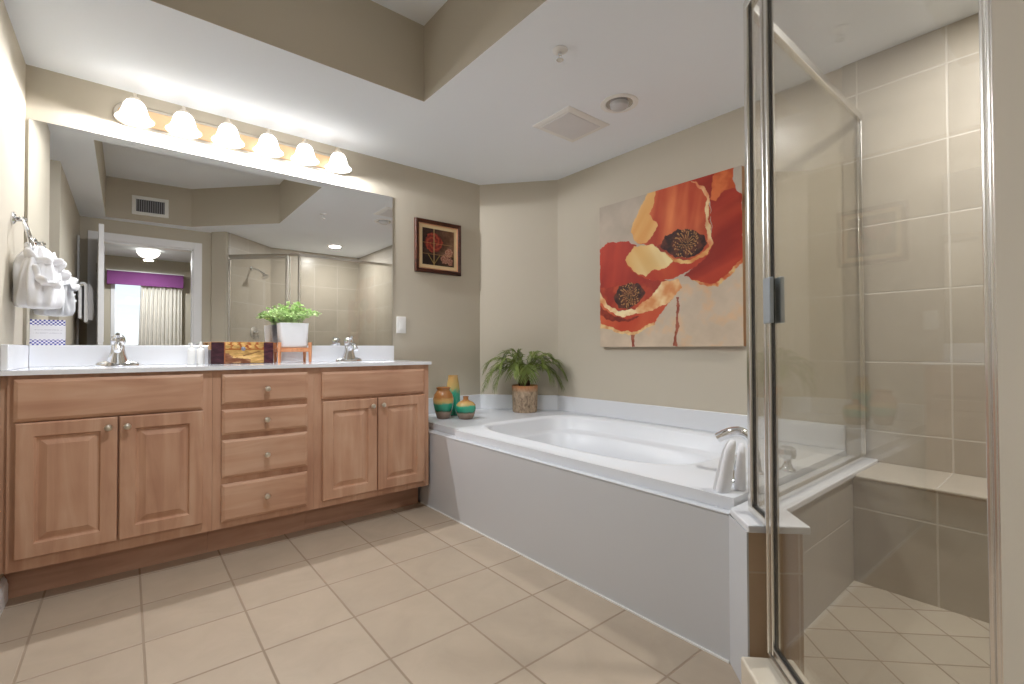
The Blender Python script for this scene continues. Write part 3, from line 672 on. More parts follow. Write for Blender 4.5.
def poppies(U, V):
    C = np.zeros(U.shape+(3,))
    n1, n2, n3 = fnoise(U, V, 9, 1.0), fnoise(U, V, 24, 2.2), fnoise(U, V, 60, 0.7)
    g = np.clip(V, 0, 1)[..., None]
    C[:] = np.array((178,166,152))*(1-g)+np.array((200,182,160))*g
    C += (n1*9+n2*6)[..., None]*np.array((1, 0.95, 0.9))
    m = (V > 0.62) & (U > 0.3); C[m] += (np.clip(n2[m], 0, 1)[:, None])*np.array((10,-8,-22))
    uu, vv = U+0.008*wob(U, V, 38, 0.4), V+0.008*wob(U, V, 38, 1.7)
    streak = lambda a, f, s: fnoise(U*math.cos(a)+V*math.sin(a), (V*math.cos(a)-U*math.sin(a))*0.12, f, s)
    def lay(key, col, col2=None, tex=None, amp=1.0, sh=0.0):
        mk = in_poly(uu, vv, POP[key]); t = np.clip(0.5+amp*(tex if tex is not None else n2), 0, 1)[..., None]
        cc = np.array(col)*(1-t)+np.array(col2 if col2 else col)*t
        C[mk] = cc[mk]
    lay('stem1', (134,62,44), (160,92,70), n3); lay('stem2', (134,62,44), (160,92,70), n3)
    lay('backpetal', (138,36,22), (186,66,40), streak(1.2, 14, 0.3)+0.3*n1, 0.7); lay('backlight', (176,74,34), (206,108,58), n2)
    lay('fringe', (216,180,120), (190,92,52), n3)
    lay('left', (140,34,24), (182,62,42), streak(0.2, 14, 1.3)+0.4*n1, 0.7); 
    lay('fill2', (150,46,30), (186,76,46), n2)
    lay('leftheart', (44,18,14), (92,48,32), n3)
    lay('top', (166,54,32), (226,132,80), streak(0.15, 18, 0.8)*0.8+0.3*n1+0.9*(0.52-U)+0.25*(0.2-V), 0.6); lay('topcream', (244,222,164), (218,158,90), streak(0.6, 12, 2.8), 0.8)
    lay('fill1', (150,50,30), (196,90,52), n2)
    lay('heart', (42,16,14), (90,44,30), n3); lay('topedge', (232,204,154), (208,128,84), n2)
    lay('front', (196,84,44), (178,56,36), streak(-0.4, 12, 0.6)); lay('frontcream', (244,224,168), (216,166,96), streak(-0.5, 9, 1.9)+1.2*(0.42-U), 0.8)
    lay('frontrim', (228,192,126), (206,140,78), n2)
    lay('lower', (182,66,40), (204,98,62), streak(0.5, 14, 2.2)+0.3*n1, 0.7); lay('lowercream', (244,226,178), (212,140,86), n2+0.4*n1, 0.7)
    lay('dark1', (110,36,22), (160,58,36), n2); lay('lowerfringe', (228,196,140), (206,150,98), n3)
    for key in ('heart', 'leftheart'):
        pl = POP[key]; cu = sum(p[0] for p in pl)/len(pl); cv = sum(p[1] for p in pl)/len(pl)
        mk = in_poly(uu, vv, pl) & (((U-cu)**2+((V-cv)*0.95)**2) < 0.0072)
        sp = np.sin((np.arctan2(V-cv, U-cu))*17+60*np.hypot(U-cu, V-cv))*np.sin(np.hypot(U-cu, V-cv)*150+n3*4)
        mk &= sp > 0.35; C[mk] = np.array((176,128,74))
    return C
def rose_print(U, V):
    C = np.zeros(U.shape+(3,)); n1, n2, n3 = fnoise(U, V, 10, 1.5), fnoise(U, V, 26, 0.2), fnoise(U, V, 55, 2.7)
    g = np.clip((U-0.3)*1.2, 0, 1)[..., None]
    C[:] = np.array((52,30,18))*(1-g)+np.array((128,92,66))*g; C += (n1*18+n2*10)[..., None]
    C[V > 0.72] = C[V > 0.72]*0.62
    def blob(cu, cv, r, col, col2, ph, asp=1.0):
        rr = np.hypot(U-cu, (V-cv)*asp)+0.03*wob(U, V, 26, ph); mk = rr < r
        t = np.clip(0.5+0.5*np.sin(rr/r*14+3*np.arctan2(V-cv, U-cu)+ph)+0.25*n3, 0, 1)[..., None]
        C[mk] = (np.array(col)*(1-t)+np.array(col2)*t)[mk]
    blob(0.35, 0.38, 0.27, (104,34,24), (158,62,44), 0.5); blob(0.34, 0.40, 0.08, (62,30,18), (120,40,22), 2.0)
    blob(0.84, 0.62, 0.12, (188,146,122), (150,96,76), 1.2); blob(0.70, 0.80, 0.13, (172,130,108), (128,80,64), 2.5); blob(0.86, 0.86, 0.10, (176,132,112), (120,74,60), 0.1)
    for a in (0.36, ): C[np.abs(U-a) < 0.008] = (196,164,112)
    for b_ in (0.40, 0.70): C[(np.abs(V-b_) < 0.008) & (U < 0.95)] = C[(np.abs(V-b_) < 0.008) & (U < 0.95)]*0.5+np.array((190,150,96))*0.5
    for k in (-1, 1): C[(np.abs((U-0.36)-k*(V-0.97)*-0.7) < 0.012) & (V > 0.72)] = (142,120,66)
    return C
def map_box(U, V):
    C = np.zeros(U.shape+(3,)); n1, n2, n3 = fnoise(U, V, 9, 1.0), fnoise(U, V, 22, 2.0), fnoise(U, V, 50, 0.4)
    C[:] = np.array((186,148,88)); C += (n1*34+n2*26+n3*12)[..., None]*np.array((1, 0.85, 0.6))
    m = (V > 0.62+0.22*n1+2.2*(U-0.36)**2) & (U < 0.62) & (U > 0.2); C[m] = np.array((122,78,54))+(n2[m, None]*22)
    m = (n1+0.6*n2 > 0.55) & (V > 0.35); C[m] = C[m]*0.6+np.array((226,196,142))*0.4
    C[(np.abs(V-0.34) < 0.03)] = np.array((150,88,36)); C[(np.abs(V-0.55-(0.62-U)*0.8) < 0.025) & (U > 0.5) & (U < 0.78)] = np.array((120,84,50))
    C[(V < 0.32) & (np.sin(U*46+n2*2) > 0.55)] = np.array((156,84,40))
    dk = np.array((58,30,38)); m = U < 0.20; C[m] = dk+(n2[m, None]*16)*np.array((1, 0.6, 0.8)); m = U > 0.84; C[m] = dk*1.25+(n2[m, None]*24)*np.array((1, 0.6, 0.4))
    C[(np.abs(U-0.205) < 0.012)] = np.array((150,90,56))
    return C
def pictures():
    w, h = 0.985, 0.975
    t = thing('canvas_painting', 'large canvas painting of red poppies on the wall above the bathtub', 'painting', (XR-0.0005, 1.654, 0.988))
    MB().box(-0.034, 0, -w/2, w/2, 0, h).build('stretched_canvas', 'canvas_edge', t, bevel=0.003)
    painted_grid('painted_face', w, h, 330, 330, poppies, 'paint', t, ((0,-1,0),(0,0,-1)), (-0.0345, w/2, h))
    w, h = 0.392, 0.392
    t = thing('framed_picture', 'small square framed rose print on the wall right of the mirror', 'picture', (1.797, YW-0.0005, 1.54))
    fr = MB(); q = lambda g, y: [(-w/2+g, y, g), (w/2-g, y, g), (w/2-g, y, h-g), (-w/2+g, y, h-g)]
    fr.rings([q(0, 0), q(0, -0.018), q(0.006, -0.024), q(0.026, -0.020), q(0.030, -0.010)], cap0=True, cap1=False); fr.build('frame', 'frame', t, bevel=0.001)
    MB().rings([q(0.0302, -0.0095), q(0.0302, -0.016), q(0.036, -0.013), q(0.036, -0.0095)], cap0=False, cap1=False).build('gilt_slip', 'gilt', t)
    MB().rings([q(0.033, -0.007), q(0.033, -0.0085)]).build('mat_board', 'mat', t)
    painted_grid('print', w-0.122, h-0.122, 120, 120, rose_print, 'print', t, ((1,0,0),(0,0,-1)), (-w/2+0.061, -0.0092, h-0.061))
pictures()
sw = thing('light_switch', 'white light switch plate on the wall right of the mirror', 'switch', (1.497, YW-0.0004, 1.09))
MB().box(-0.036, 0.036, -0.006, 0, 0, 0.118).build('cover_plate', 'white', sw, bevel=0.003)
MB().box(-0.016, 0.016, -0.010, -0.0062, 0.026, 0.092).build('rocker', 'white', sw, bevel=0.002)

# ---------------------------------------------------------------- things on the counter
def decor_box():
    w, dep, h = 0.300, 0.105, 0.118
    t = thing('keepsake_box', 'small lidded box with antique painted front on the counter beside the planter', 'box', (0.487, 2.955, TOPZ+0.0006))
    hz = h*0.64
    MB().box(-w/2, w/2, -dep/2, dep/2, 0, hz-0.001).build('box_body', plain('box_wood', srgb(70,38,36), 0.4, var=0.2, nscale=14), t, bevel=0.002)
    MB().box(-w/2-0.001, w/2+0.001, -dep/2-0.001, dep/2+0.001, hz, h).build('lid', plain('box_lid', srgb(176,124,66), 0.4, var=0.2, nscale=14), t, bevel=0.003)
    painted_grid('painted_front', w-0.004, h-0.004, 110, 46, map_box, 'boxart', t, ((1,0,0),(0,0,-1)), (-w/2+0.002, -dep/2-0.0016, h-0.002))
    mt = Matrix.Translation((0.0, -dep/2-0.0018, hz+0.005)) @ Matrix.Rotation(PI/2, 4, 'X')
    MB().lathe([(0.011,0),(0.011,0.003),(0.006,0.006),(0.001,0.007)], 16, mat=mt).build('clasp', plain('pewter', (0.22,0.22,0.26), 0.4, 0.8), t, smooth=True)
decor_box()
for x, y, s_, lab in ((0.262, 3.005, 1.0, 'left of two small white toiletry bottles at the backsplash'), (0.302, 2.990, 1.05, 'right of two small white toiletry bottles, next to the painted box')):
    t = thing('toiletry_bottle', lab, 'bottle', (x, y, TOPZ+0.0005), group='toiletry bottles')
    MB().lathe([(0.015*s_,0),(0.017*s_,0.004),(0.017*s_,0.072),(0.013*s_,0.082),(0.008,0.086)], 18).build('bottle_body', 'white', t, smooth=True)
    MB().lathe([(0.0085,0.0862),(0.0085,0.094),(0.004,0.112*s_),(0.001,0.114*s_)], 14).build('cap', 'white', t, smooth=True)
cd = MB().box(-0.0595, 0.0595, -0.0012, 0.0012, 0, 0.118).build('checked_card', 'card', loc=(-0.287, YW-0.0145, 1.0025))
cd.rotation_euler = (math.radians(-2.5), 0, 0)
tag(cd, 'white card with blue checked borders propped against the mirror by the towel', 'card')

def planter():
    cx, cy = 0.742, 2.920; z0 = TOPZ+0.0006
    s = thing('plant_stand', 'small wooden four-legged stand holding the white planter on the counter', 'plant stand', (cx, cy, z0), math.radians(-5))
    fr = MB()
    for a in range(4):
        mt = Matrix.Rotation(a*PI/2, 4, 'Z'); fr.box(-0.076, 0.076, -0.083, -0.073, 0.062, 0.082, mt)
    fr.box(-0.076, 0.076, -0.076, 0.076, 0.076, 0.0865)
    fr.build('rail_frame', 'stand_wood', s, bevel=0.0015)
    for sx in (-1, 1):
        for sy in (-1, 1):
            MB().tube([(sx*0.080, sy*0.080, 0), (sx*0.080, sy*0.080, 0.055), (sx*0.080, sy*0.080, 0.116)], [0.0075, 0.0095, 0.0100], 10).build('leg', 'stand_wood', s, smooth=True)
    t = thing('planter', 'square white planter full of small bright green leaves on a wooden stand', 'potted plant', (cx, cy, z0+0.087), math.radians(-5))
    MB().rings([superring(0, 0, a, a, z, 9, 40) for a, z in ((0.064,0),(0.070,0.008),(0.0765,0.135),(0.077,0.140),(0.0725,0.140),(0.070,0.120))], cap1=True).build('pot', 'pot', t, smooth=True)
    MB().rings([superring(0, 0, 0.069, 0.069, z, 9, 40) for z in (0.1205, 0.130)]).build('soil', 'soil', t)
    rnd = random.Random(5); m = MB(); st = MB()
    for k in range(70):
        a = rnd.uniform(0, 2*PI); sp = rnd.uniform(0.02, 1.0)**0.6
        p0 = Vector((0.05*sp*math.cos(a), 0.05*sp*math.sin(a), 0.128)); L = rnd.uniform(0.085, 0.150)
        tip = p0+Vector((math.cos(a)*sp*0.105, math.sin(a)*sp*0.095, L*(1.02-0.55*sp)))
        pts = bez(p0, p0+Vector((0,0,L*0.5)), tip+Vector((0,0,0.015)), tip, 7); st.tube(pts, 0.0011, 4)
        for i in range(2, 8):
            for q in range(3):
                c = pts[i]; an = rnd.uniform(0, 2*PI); up = rnd.uniform(-0.2, 0.8); d = Vector((math.cos(an), math.sin(an), up)).normalized()
                sd = d.cross(Vector((rnd.uniform(-1,1), rnd.uniform(-1,1), 1))).normalized(); l = rnd.uniform(0.011, 0.019); w_ = l*0.40
                n_ = d.cross(sd)
                vs = [m.b.verts.new(v) for v in (c, c+d*l*0.45+sd*w_, c+d*l-n_*l*0.12, c+d*l*0.45-sd*w_)]; mid = m.b.verts.new(c+d*l*0.5+n_*l*0.10)
                for i2 in range(4): m.b.faces.new((vs[i2], vs[(i2+1)%4], mid))
    f = m.build('foliage', 'leaf', t); f['kind'] = 'stuff'
    g = st.build('stems', 'leaf', t); g['kind'] = 'stuff'
planter()

# ---------------------------------------------------------------- towel ring and hand towel
def towel_ring():
    y = 2.775; z = 1.52
    t = thing('towel_ring', 'chrome towel ring on the left wall with the hand towel through it', 'towel ring', (XL, y, z))
    mt = Matrix.Rotation(PI/2, 4, 'Y')
    MB().lathe([(0.026,0),(0.026,0.005),(0.020,0.010),(0.011,0.014),(0.010,0.028)], 20, mat=mt).tube([(0.024,-0.012,0),(0.034,-0.011,0),(0.040,0,0),(0.034,0.011,0),(0.024,0.012,0)], 0.006, 8).build('wall_mount', 'chrome', t, smooth=True)
    pts = [Vector((0.032+0.020*(1-math.cos(a)), 0.066*math.sin(a), -0.070+0.076*math.cos(a))) for a in [2*PI*i/36 for i in range(37)]]
    MB().tube(pts, 0.0045, 8, cap=False).build('ring', 'chrome', t, smooth=True)
    # hand towel: gathered through the ring, flaring into folds with a ruffled head
    tw = thing('hand_towel', 'fluffy white hand towel bunched through the ring on the left wall', 'towel', (XL, y, 1.155))
    rnd = random.Random(3); rr = []; N_ = 96
    prof = [(0.000,0.045,0.070),(0.004,0.062,0.088),(0.03,0.066,0.096),(0.08,0.066,0.100),(0.13,0.064,0.098),(0.175,0.060,0.088),(0.205,0.052,0.074),(0.230,0.040,0.058),(0.248,0.026,0.040),(0.258,0.012,0.022)]
    for i, (h, ax, ay) in enumerate(prof):
        ring = []
        for k in range(N_):
            a = 2*PI*k/N_; fold = 1+0.13*math.sin(7*a+h*9)+0.08*math.sin(13*a-h*14+1)+0.05*math.sin(4*a+h*30)
            if h < 0.006: fold *= 0.97
            ring.append((0.078+ax*fold*math.cos(a), ay*fold*math.sin(a), h))
        rr.append(ring)
    MB().rings(rr).build('towel_body', 'towel', tw, smooth=True, ang=3)
    for (c, rad, tilt, ph, zs) in (((0.086,-0.035,0.205), 0.058, 0.5, 0.0, 0.5), ((0.105,0.030,0.170), 0.060, 0.7, 1.0, 0.5), ((0.102,-0.070,0.120), 0.052, 0.9, 2.0, 0.45)):
        m = MB(); rr = []; mt = Matrix.Translation(c) @ Matrix.Rotation(tilt, 4, 'Y') @ Matrix.Rotation(-0.4*math.copysign(1, c[1]), 4, 'X')
        for r_, z_, w_ in ((0.10,-0.030,0),(0.45,-0.024,0.05),(0.80,-0.006,0.14),(1.0,0.018,0.22),(0.96,0.028,0.22),(0.70,0.022,0.12),(0.40,0.008,0.06),(0.1,-0.004,0)):
            rr.append([mt @ Vector((rad*r_*(1+w_*math.sin(5*a+ph))*math.cos(a), rad*r_*(1+w_*math.sin(5*a+ph))*math.sin(a), zs*2*(z_+w_*0.05*math.cos(6*a+ph)))) for a in [2*PI*i/60 for i in range(60)]])
        m.rings(rr); m.build('ruffle', 'towel', tw, smooth=True, ang=3)
towel_ring()
def bar_towel():
    t = thing('towel_bar', 'chrome towel bar on the left wall behind the open door', 'towel bar', (XL, 0.42, 1.545))
    for y in (-0.19, 0.19):
        MB().tube([(0.0005,y,0),(0.008,y,0),(0.01,y,0),(0.072,y,0)], [0.020,0.020,0.008,0.008], 14).build('post', 'chrome', t, smooth=True)
    MB().tube([(0.065,-0.20,0),(0.065,0.20,0)], 0.007, 12).build('bar', 'chrome', t, smooth=True)
    tw = thing('bath_towel', 'thick white bath towel folded over the bar behind the open door', 'towel', (XL, 0.42, 1.225))
    def drape(y0, y1, thick, zb, zf, nm):
        out = []; n = 10
        outer = [(0.065-thick, zb)]+[(0.065-thick, 0.32)]+[(0.065+thick*math.cos(a), 0.32+thick*1.1*math.sin(a)) for a in [PI-PI*i/n for i in range(n+1)]]+[(0.065+thick*1.2, zf+0.05), (0.065+thick*1.1, zf)]
        inn = 0.0085
        inner = [(0.065+inn, zf), (0.065+inn, 0.32)]+[(0.065+inn*math.cos(a), 0.32+inn*math.sin(a)) for a in [PI*i/n for i in range(n+1)]]+[(0.065-inn, zb)]
        m = MB(); m.hexa([(x, y0, z) for x, z in outer+inner], [(x, y1, z) for x, z in outer+inner]); return m.build(nm, 'towel', tw, smooth=True, bevel=0.006)
    drape(-0.165, 0.165, 0.028, 0.03, 0.0, 'towel_fold'); 
    m = MB(); m.hexa([(x, -0.10, z) for x, z in ((0.094,0.02),(0.128,0.02),(0.134,0.12),(0.126,0.30),(0.105,0.345),(0.094,0.33))], [(x, 0.10, z) for x, z in ((0.094,0.02),(0.128,0.02),(0.134,0.12),(0.126,0.30),(0.105,0.345),(0.094,0.33))])
    m.build('outer_fold', 'towel', tw, smooth=True, bevel=0.008)
bar_towel()

# ---------------------------------------------------------------- bathtub
DK = 0.503
def bathtub():
    t = thing('bathtub', 'white built-in bathtub with flat apron under the poppy painting', 'bathtub', (2.02, 1.85, 0))
    o = t.location
    # deck outline (front edge steps back beside the vanity)
    out = [(1.488, 0.7125), (XR-0.001, 0.7125), (XR-0.001, 2.592), (2.178, YW-0.002), (1.520, YW-0.002), (1.520, 2.345), (1.488, 2.345)]
    b = bmesh.new()
    def rr(cx, cy, hx, hy, z, e): return [b.verts.new((x-o.x, y-o.y, zz)) for x, y, zz in superring(cx, cy, hx, hy, z, e, 80)]
    oe = [b.verts.new((x-o.x, y-o.y, DK)) for x, y in out]; es = [b.edges.new((oe[i], oe[(i+1)%len(oe)])) for i in range(len(oe))]
    cx, cy = 2.030, 1.690
    r0 = rr(cx, cy, 0.465, 0.725, DK, 4.5); es += [b.edges.new((r0[i], r0[(i+1)%80])) for i in range(80)]
    bmesh.ops.triangle_fill(b, edges=es, use_beauty=True)
    inn = set(r0)
    for f in [f for f in b.faces if all(v in inn for v in f.verts)]: b.faces.remove(f)
    prev = r0
    for (dy, hx, hy, z, e) in ((0,0.455,0.715,DK+0.008,4.5),(0,0.435,0.695,DK+0.010,4.5),(0,0.420,0.680,DK+0.003,4.5),(0,0.412,0.672,DK-0.012,4.5),(0.01,0.400,0.655,DK-0.075,4.5),
                               (0.012,0.392,0.645,DK-0.085,4.4),(0.014,0.372,0.628,DK-0.092,4.2),(0.016,0.355,0.618,DK-0.105,4.0),(0.05,0.325,0.560,DK-0.22,4.0),(0.10,0.30,0.48,DK-0.33,4.0),(0.12,0.275,0.43,DK-0.385,3.6),(0.13,0.23,0.37,DK-0.408,3.2),(0.13,0.08,0.12,DK-0.412,2.5)):
        cur = rr(cx, cy+dy, hx, hy, z, e)
        for i in range(80): b.faces.new((prev[i], prev[(i+1)%80], cur[(i+1)%80], cur[i]))
        prev = cur
    b.faces.new(prev)
    lo = [b.verts.new((v.co.x, v.co.y, 0.4635)) for v in oe]
    for i in range(len(oe)): b.faces.new((oe[i], oe[(i+1)%len(oe)], lo[(i+1)%len(oe)], lo[i]))
    m = MB(); m.b.free(); m.b = b
    m.build('tub_shell', 'acrylic', t, smooth=True, bevel=0.0, ang=0.9)
    # apron with its folded ends
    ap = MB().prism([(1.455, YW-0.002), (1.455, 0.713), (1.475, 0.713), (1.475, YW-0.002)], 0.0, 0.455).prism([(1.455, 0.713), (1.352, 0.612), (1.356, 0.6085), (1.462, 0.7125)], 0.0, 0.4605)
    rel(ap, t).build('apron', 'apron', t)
    rel(MB().prism([(1.4535, YW-0.002), (1.4535, 0.7122), (1.520, 0.7122), (1.520, YW-0.002)], 0.4555, 0.463), t).build('apron_ledge', 'apron', t, bevel=0.003)
    rel(MB().box(1.449, 1.4545, 0.715, 2.70, 0.0, 0.006), t).build('caulk_strip', 'white', t)
    # splash panels along the walls
    SZ = 0.617
    for p, q, nm in (((2.181, YW), (1.455, YW), 'splash_panel'), ((XR, 2.596), (2.181, YW), 'splash_panel'), ((XR, 0.7125), (XR, 2.596), 'splash_panel')):
        rel(MB().seg(p, q, DK+0.0005, SZ, 0.018, 0.0005), t).build(nm, 'acrylic', t, bevel=0.003)
    mt = Matrix.Translation((2.385-o.x, 2.165-o.y, 0.335)) @ Matrix.Rotation(-PI/2, 4, 'Y') 
    MB().lathe([(0.026,-0.03),(0.026,0.004),(0.018,0.008),(0.001,0.009)], 20, mat=mt).build('water_jet', 'chrome', t, smooth=True)
bathtub()
def tub_faucet():
    t = thing('tub_faucet', 'chrome deck-mounted tub faucet with clear knob handles beside the shower glass', 'faucet', (1.83, 0.79, DK+0.0005))
    MB().lathe([(0.030,0),(0.030,0.006),(0.020,0.016),(0.018,0.03)], 20).tube(bez((0,0,0.02),(-0.005,0.0,0.16),(-0.02,0.04,0.185),(-0.045,0.125,0.125),12), [0.018,0.017,0.017,0.017,0.017,0.017,0.018,0.019,0.02,0.02,0.02,0.019,0.018], 14).build('spout', 'chrome', t, smooth=True)
    for dx, dy in ((0.150, -0.052), (-0.165, 0.0)):
        h = MB().lathe([(0.030,0),(0.030,0.005),(0.020,0.014),(0.014,0.030),(0.014,0.045)], 20, dx, dy).build('handle_base', 'chrome', t, smooth=True)
        MB().lathe([(0.014,0.0452),(0.028,0.050),(0.034,0.066),(0.031,0.084),(0.020,0.094),(0.001,0.096)], 8, dx, dy).build('knob_handle', 'crystal', h)
tub_faucet()
def washcloth(label, loc, rz, lean, rr_, h, ph, rz2=0):
    """a rolled cloth standing on end, its coil showing at the foot"""
    t = thing('rolled_towel', label, 'towel', loc, rz, 'rolled white towels on the tub ledge')
    n = 64; turns = 2.25; th = rr_*0.30
    sp = []
    for i in range(n+1):
        a = ph+turns*2*PI*i/n; r = rr_*(0.20+0.80*i/n); sp.append((r, a))
    outer = [Vector(((r)*math.cos(a), (r)*math.sin(a)*0.72, 0)) for r, a in sp]
    inner = [Vector(((r-th*0.92)*math.cos(a), (r-th*0.92)*math.sin(a)*0.72, 0)) for r, a in sp][::-1]
    prof = outer+inner; rings = []
    for f, q in ((0,0.93),(0.03,1.0),(0.2,1.0),(0.4,0.99),(0.6,0.97),(0.8,0.94),(0.92,0.86),(0.98,0.66),(1.0,0.40)):
        s_ = (1.0-0.34*f**1.2)*q
        rings.append([(v.x*s_+lean[0]*f*f+0.004*math.sin(5*f+ph), v.y*s_+lean[1]*f, f*h) for v in prof])
    m = MB(); m.rings(rings); m.build('cloth', 'towel', t, smooth=True, ang=0.9)
    return t
washcloth('rolled white towel at the tub corner, the taller one left of its pair', (1.531, 0.772, DK+0.001), 0.0, (0.032, -0.022), 0.040, 0.168, 0.3)
washcloth('rolled white towel with open fold against the shower post, right of its pair', (1.602, 0.744, DK+0.001), 0.4, (0.012, -0.006), 0.031, 0.152, 2.4)

# ---------------------------------------------------------------- vases and palm on the tub deck
def vase(label, x, y, prof, seg=36, a0=0.0, a1=1.0):
    h = prof[-1][1]
    o = MB().lathe(prof, seg).build('vase', 'glaze', loc=(x, y, DK+0.0006), smooth=True, ang=1.2)
    me = o.data; at = me.attributes.new('hfrac', 'FLOAT', 'POINT')
    for i, v in enumerate(me.vertices): at.data[i].value = a0+(a1-a0)*v.co.z/h
    tag(o, label, 'vase', 'glazed vases at the tub corner')
    return o
vase('wide-shouldered green and tan glazed jar nearest the vanity', 1.676, 2.792, [(0.040,0),(0.044,0.004),(0.058,0.05),(0.068,0.10),(0.070,0.135),(0.062,0.165),(0.048,0.185),(0.042,0.195),(0.048,0.205),(0.050,0.212),(0.044,0.214),(0.040,0.20),(0.038,0.15)])
vase('tallest green glazed vase with pale neck behind the two jars', 1.812, 2.885, [(0.040,0),(0.044,0.005),(0.050,0.05),(0.052,0.11),(0.050,0.17),(0.043,0.225),(0.036,0.265),(0.034,0.280),(0.036,0.286),(0.031,0.286),(0.029,0.26),(0.03,0.2)], 36, 0.40, 0.74)
vase('small squat glazed jar with pinched neck in front of the tall vase', 1.785, 2.680, [(0.045,0),(0.050,0.004),(0.062,0.035),(0.069,0.070),(0.066,0.095),(0.050,0.113),(0.026,0.124),(0.017,0.132),(0.018,0.146),(0.021,0.153),(0.015,0.153),(0.012,0.13)])
def palm():
    x, y = 2.325, 2.690
    t = thing('potted_palm', 'small palm in a birch bark pot on the tub deck corner', 'potted plant', (x, y, DK+0.0006))
    m = MB(); rr = []
    for r, z in ((0.088,0),(0.092,0.006),(0.095,0.10),(0.098,0.192),(0.097,0.200),(0.088,0.200),(0.086,0.180)):
        rr.append([(r*(1+0.012*math.sin(9*a+z*20)+0.008*math.sin(17*a))*math.cos(a), r*(1+0.012*math.sin(9*a+z*20)+0.008*math.sin(17*a))*math.sin(a), z) for a in [2*PI*i/64 for i in range(64)]])
    m.rings(rr).build('pot', 'bark', t, smooth=True, ang=0.9)
    MB().lathe([(0.084,0.181),(0.084,0.188),(0.04,0.194),(0.001,0.196)], 28).build('soil', 'soil', t, smooth=True)
    MB().lathe([(0.040,0.186),(0.046,0.21),(0.040,0.25),(0.028,0.285),(0.014,0.31),(0.002,0.318)], 18, -0.005, 0).build('trunk', 'trunk', t, smooth=True)
    rnd = random.Random(11)
    # direction in the room (angle), reach, rise at mid, tip drop
    vr = Vector((0.774, -0.633, 0)); vf = Vector((0.633, 0.774, 0))
    fr = [(-0.27, 0.05, 0.235, 0.10), (-0.25,-0.12, 0.190, 0.00), (-0.28, 0.10, 0.150,-0.05), (-0.17,-0.18, 0.220, 0.12), (-0.13, 0.08, 0.250, 0.20), (-0.05, -0.06, 0.235, 0.21),
          (0.07, 0.06, 0.225, 0.21), (0.17, -0.06, 0.230, 0.19), (0.23, 0.02, 0.205, 0.14), (0.27, -0.05, 0.190, 0.05), (0.25, 0.06, 0.130,-0.03), (0.18,-0.16, 0.170, 0.02),
          (-0.20, -0.12, 0.140, -0.03), (0.02, -0.22, 0.170, 0.04), (-0.08, -0.20, 0.190, 0.07), (0.12, -0.14, 0.225, 0.14)]
    for k, (rx, fw, rise, tip) in enumerate(fr):
        hv = vr*rx*1.12+vf*fw*0.55; b0 = Vector((-0.005, 0, 0.270))+hv.normalized()*0.02
        p3 = Vector((0,0,0.270))+hv+Vector((0,0,tip-0.05)); p1 = b0+hv*0.25+Vector((0,0,rise*0.55)); p2 = b0+hv*0.70+Vector((0,0,rise*0.84))
        pts = bez(b0, p1, p2, p3, 26); m = MB(); m.tube(pts, [0.0040-0.0032*i/26 for i in range(27)], 5)
        for i in range(4, 27):
            f = (i-4)/22; d = (pts[min(i+1, 26)]-pts[i-1]).normalized(); side = d.cross(Vector((0,0,1))).normalized(); up = side.cross(d)
            L = 0.130*(0.50+2.0*f*(1-f))*rnd.uniform(0.85, 1.12)
            if i == 26: L *= 0.8
            for sg in (-1, 1):
                dr = (d*(0.50+0.4*f)+side*sg*0.80+up*rnd.uniform(-0.10, 0.22)).normalized(); w_ = 0.0046
                c0 = pts[i]+d*rnd.uniform(-0.004, 0.004); a1 = c0+dr*L*0.5+Vector((0,0,-0.03*L)); a2 = c0+dr*L*0.97+Vector((0,0,-0.30*L-0.008))
                wv = dr.cross(up).normalized()*w_; n_ = up*0.0018
                v = [m.b.verts.new(q) for q in (c0-wv*0.5, c0+wv*0.5, a1-wv, a1+wv, a1+n_, a2)]
                m.b.faces.new((v[0], v[4], v[2])); m.b.faces.new((v[0], v[1], v[4])); m.b.faces.new((v[1], v[3], v[4])); m.b.faces.new((v[2], v[4], v[5])); m.b.faces.new((v[4], v[3], v[5]))
        m.build('frond', 'palm', t)
palm()

# ---------------------------------------------------------------- ceiling fittings
def exhaust():
    t = thing('exhaust_vent', 'square white exhaust fan cover on the ceiling over the tub', 'vent', (2.012, 1.905, CZ-0.0005))
    q = lambda g, z: [(-0.172+g, -0.150+g, z), (0.172-g, -0.150+g, z), (0.172-g, 0.150-g, z), (-0.172+g, 0.150-g, z)]
    MB().rings([q(0, 0), q(0, -0.003), q(0.022, -0.009), q(0.034, -0.009)]).build('cover', 'white', t)
    MB().rings([q(0.038, -0.0092), q(0.040, -0.012)]).build('centre_panel', plain('vent_panel', (0.72,0.72,0.73), 0.6), t)
exhaust()
def can(label, x, y, lit):
    t = thing('recessed_light', label, 'ceiling light', (x, y, CZ-0.0005))
    MB().rings([[(r*math.cos(a), r*math.sin(a), z) for a in [2*PI*i/40 for i in range(40)]] for r, z in ((0.100,0),(0.099,-0.004),(0.078,-0.007),(0.071,-0.002))], cap0=False, cap1=False).build('trim_ring', 'white', t, smooth=True)
    MB().lathe([(0.0715,-0.0022),(0.066,-0.0015),(0.060,-0.0012)], 40, cap=True).build('lens', 'lit_lens' if lit else 'reflector', t, smooth=True)
    if not lit:
        MB().lathe([(0.050,-0.002),(0.046,-0.020),(0.030,-0.030),(0.001,-0.033)], 24).build('bulb', plain('unlit_bulb', (0.55,0.55,0.56), 0.3), t, smooth=True)
    else:
        ld = bpy.data.lights.new('shower_lamp', 'AREA'); ld.shape = 'DISK'; ld.size = 0.12; ld.energy = E_SHOWER; ld.color = (0.98, 0.98, 1.0)
        lo = bpy.data.objects.new('shower_lamp', ld); COL.objects.link(lo); lo.location = (x, y, CZ-0.012)
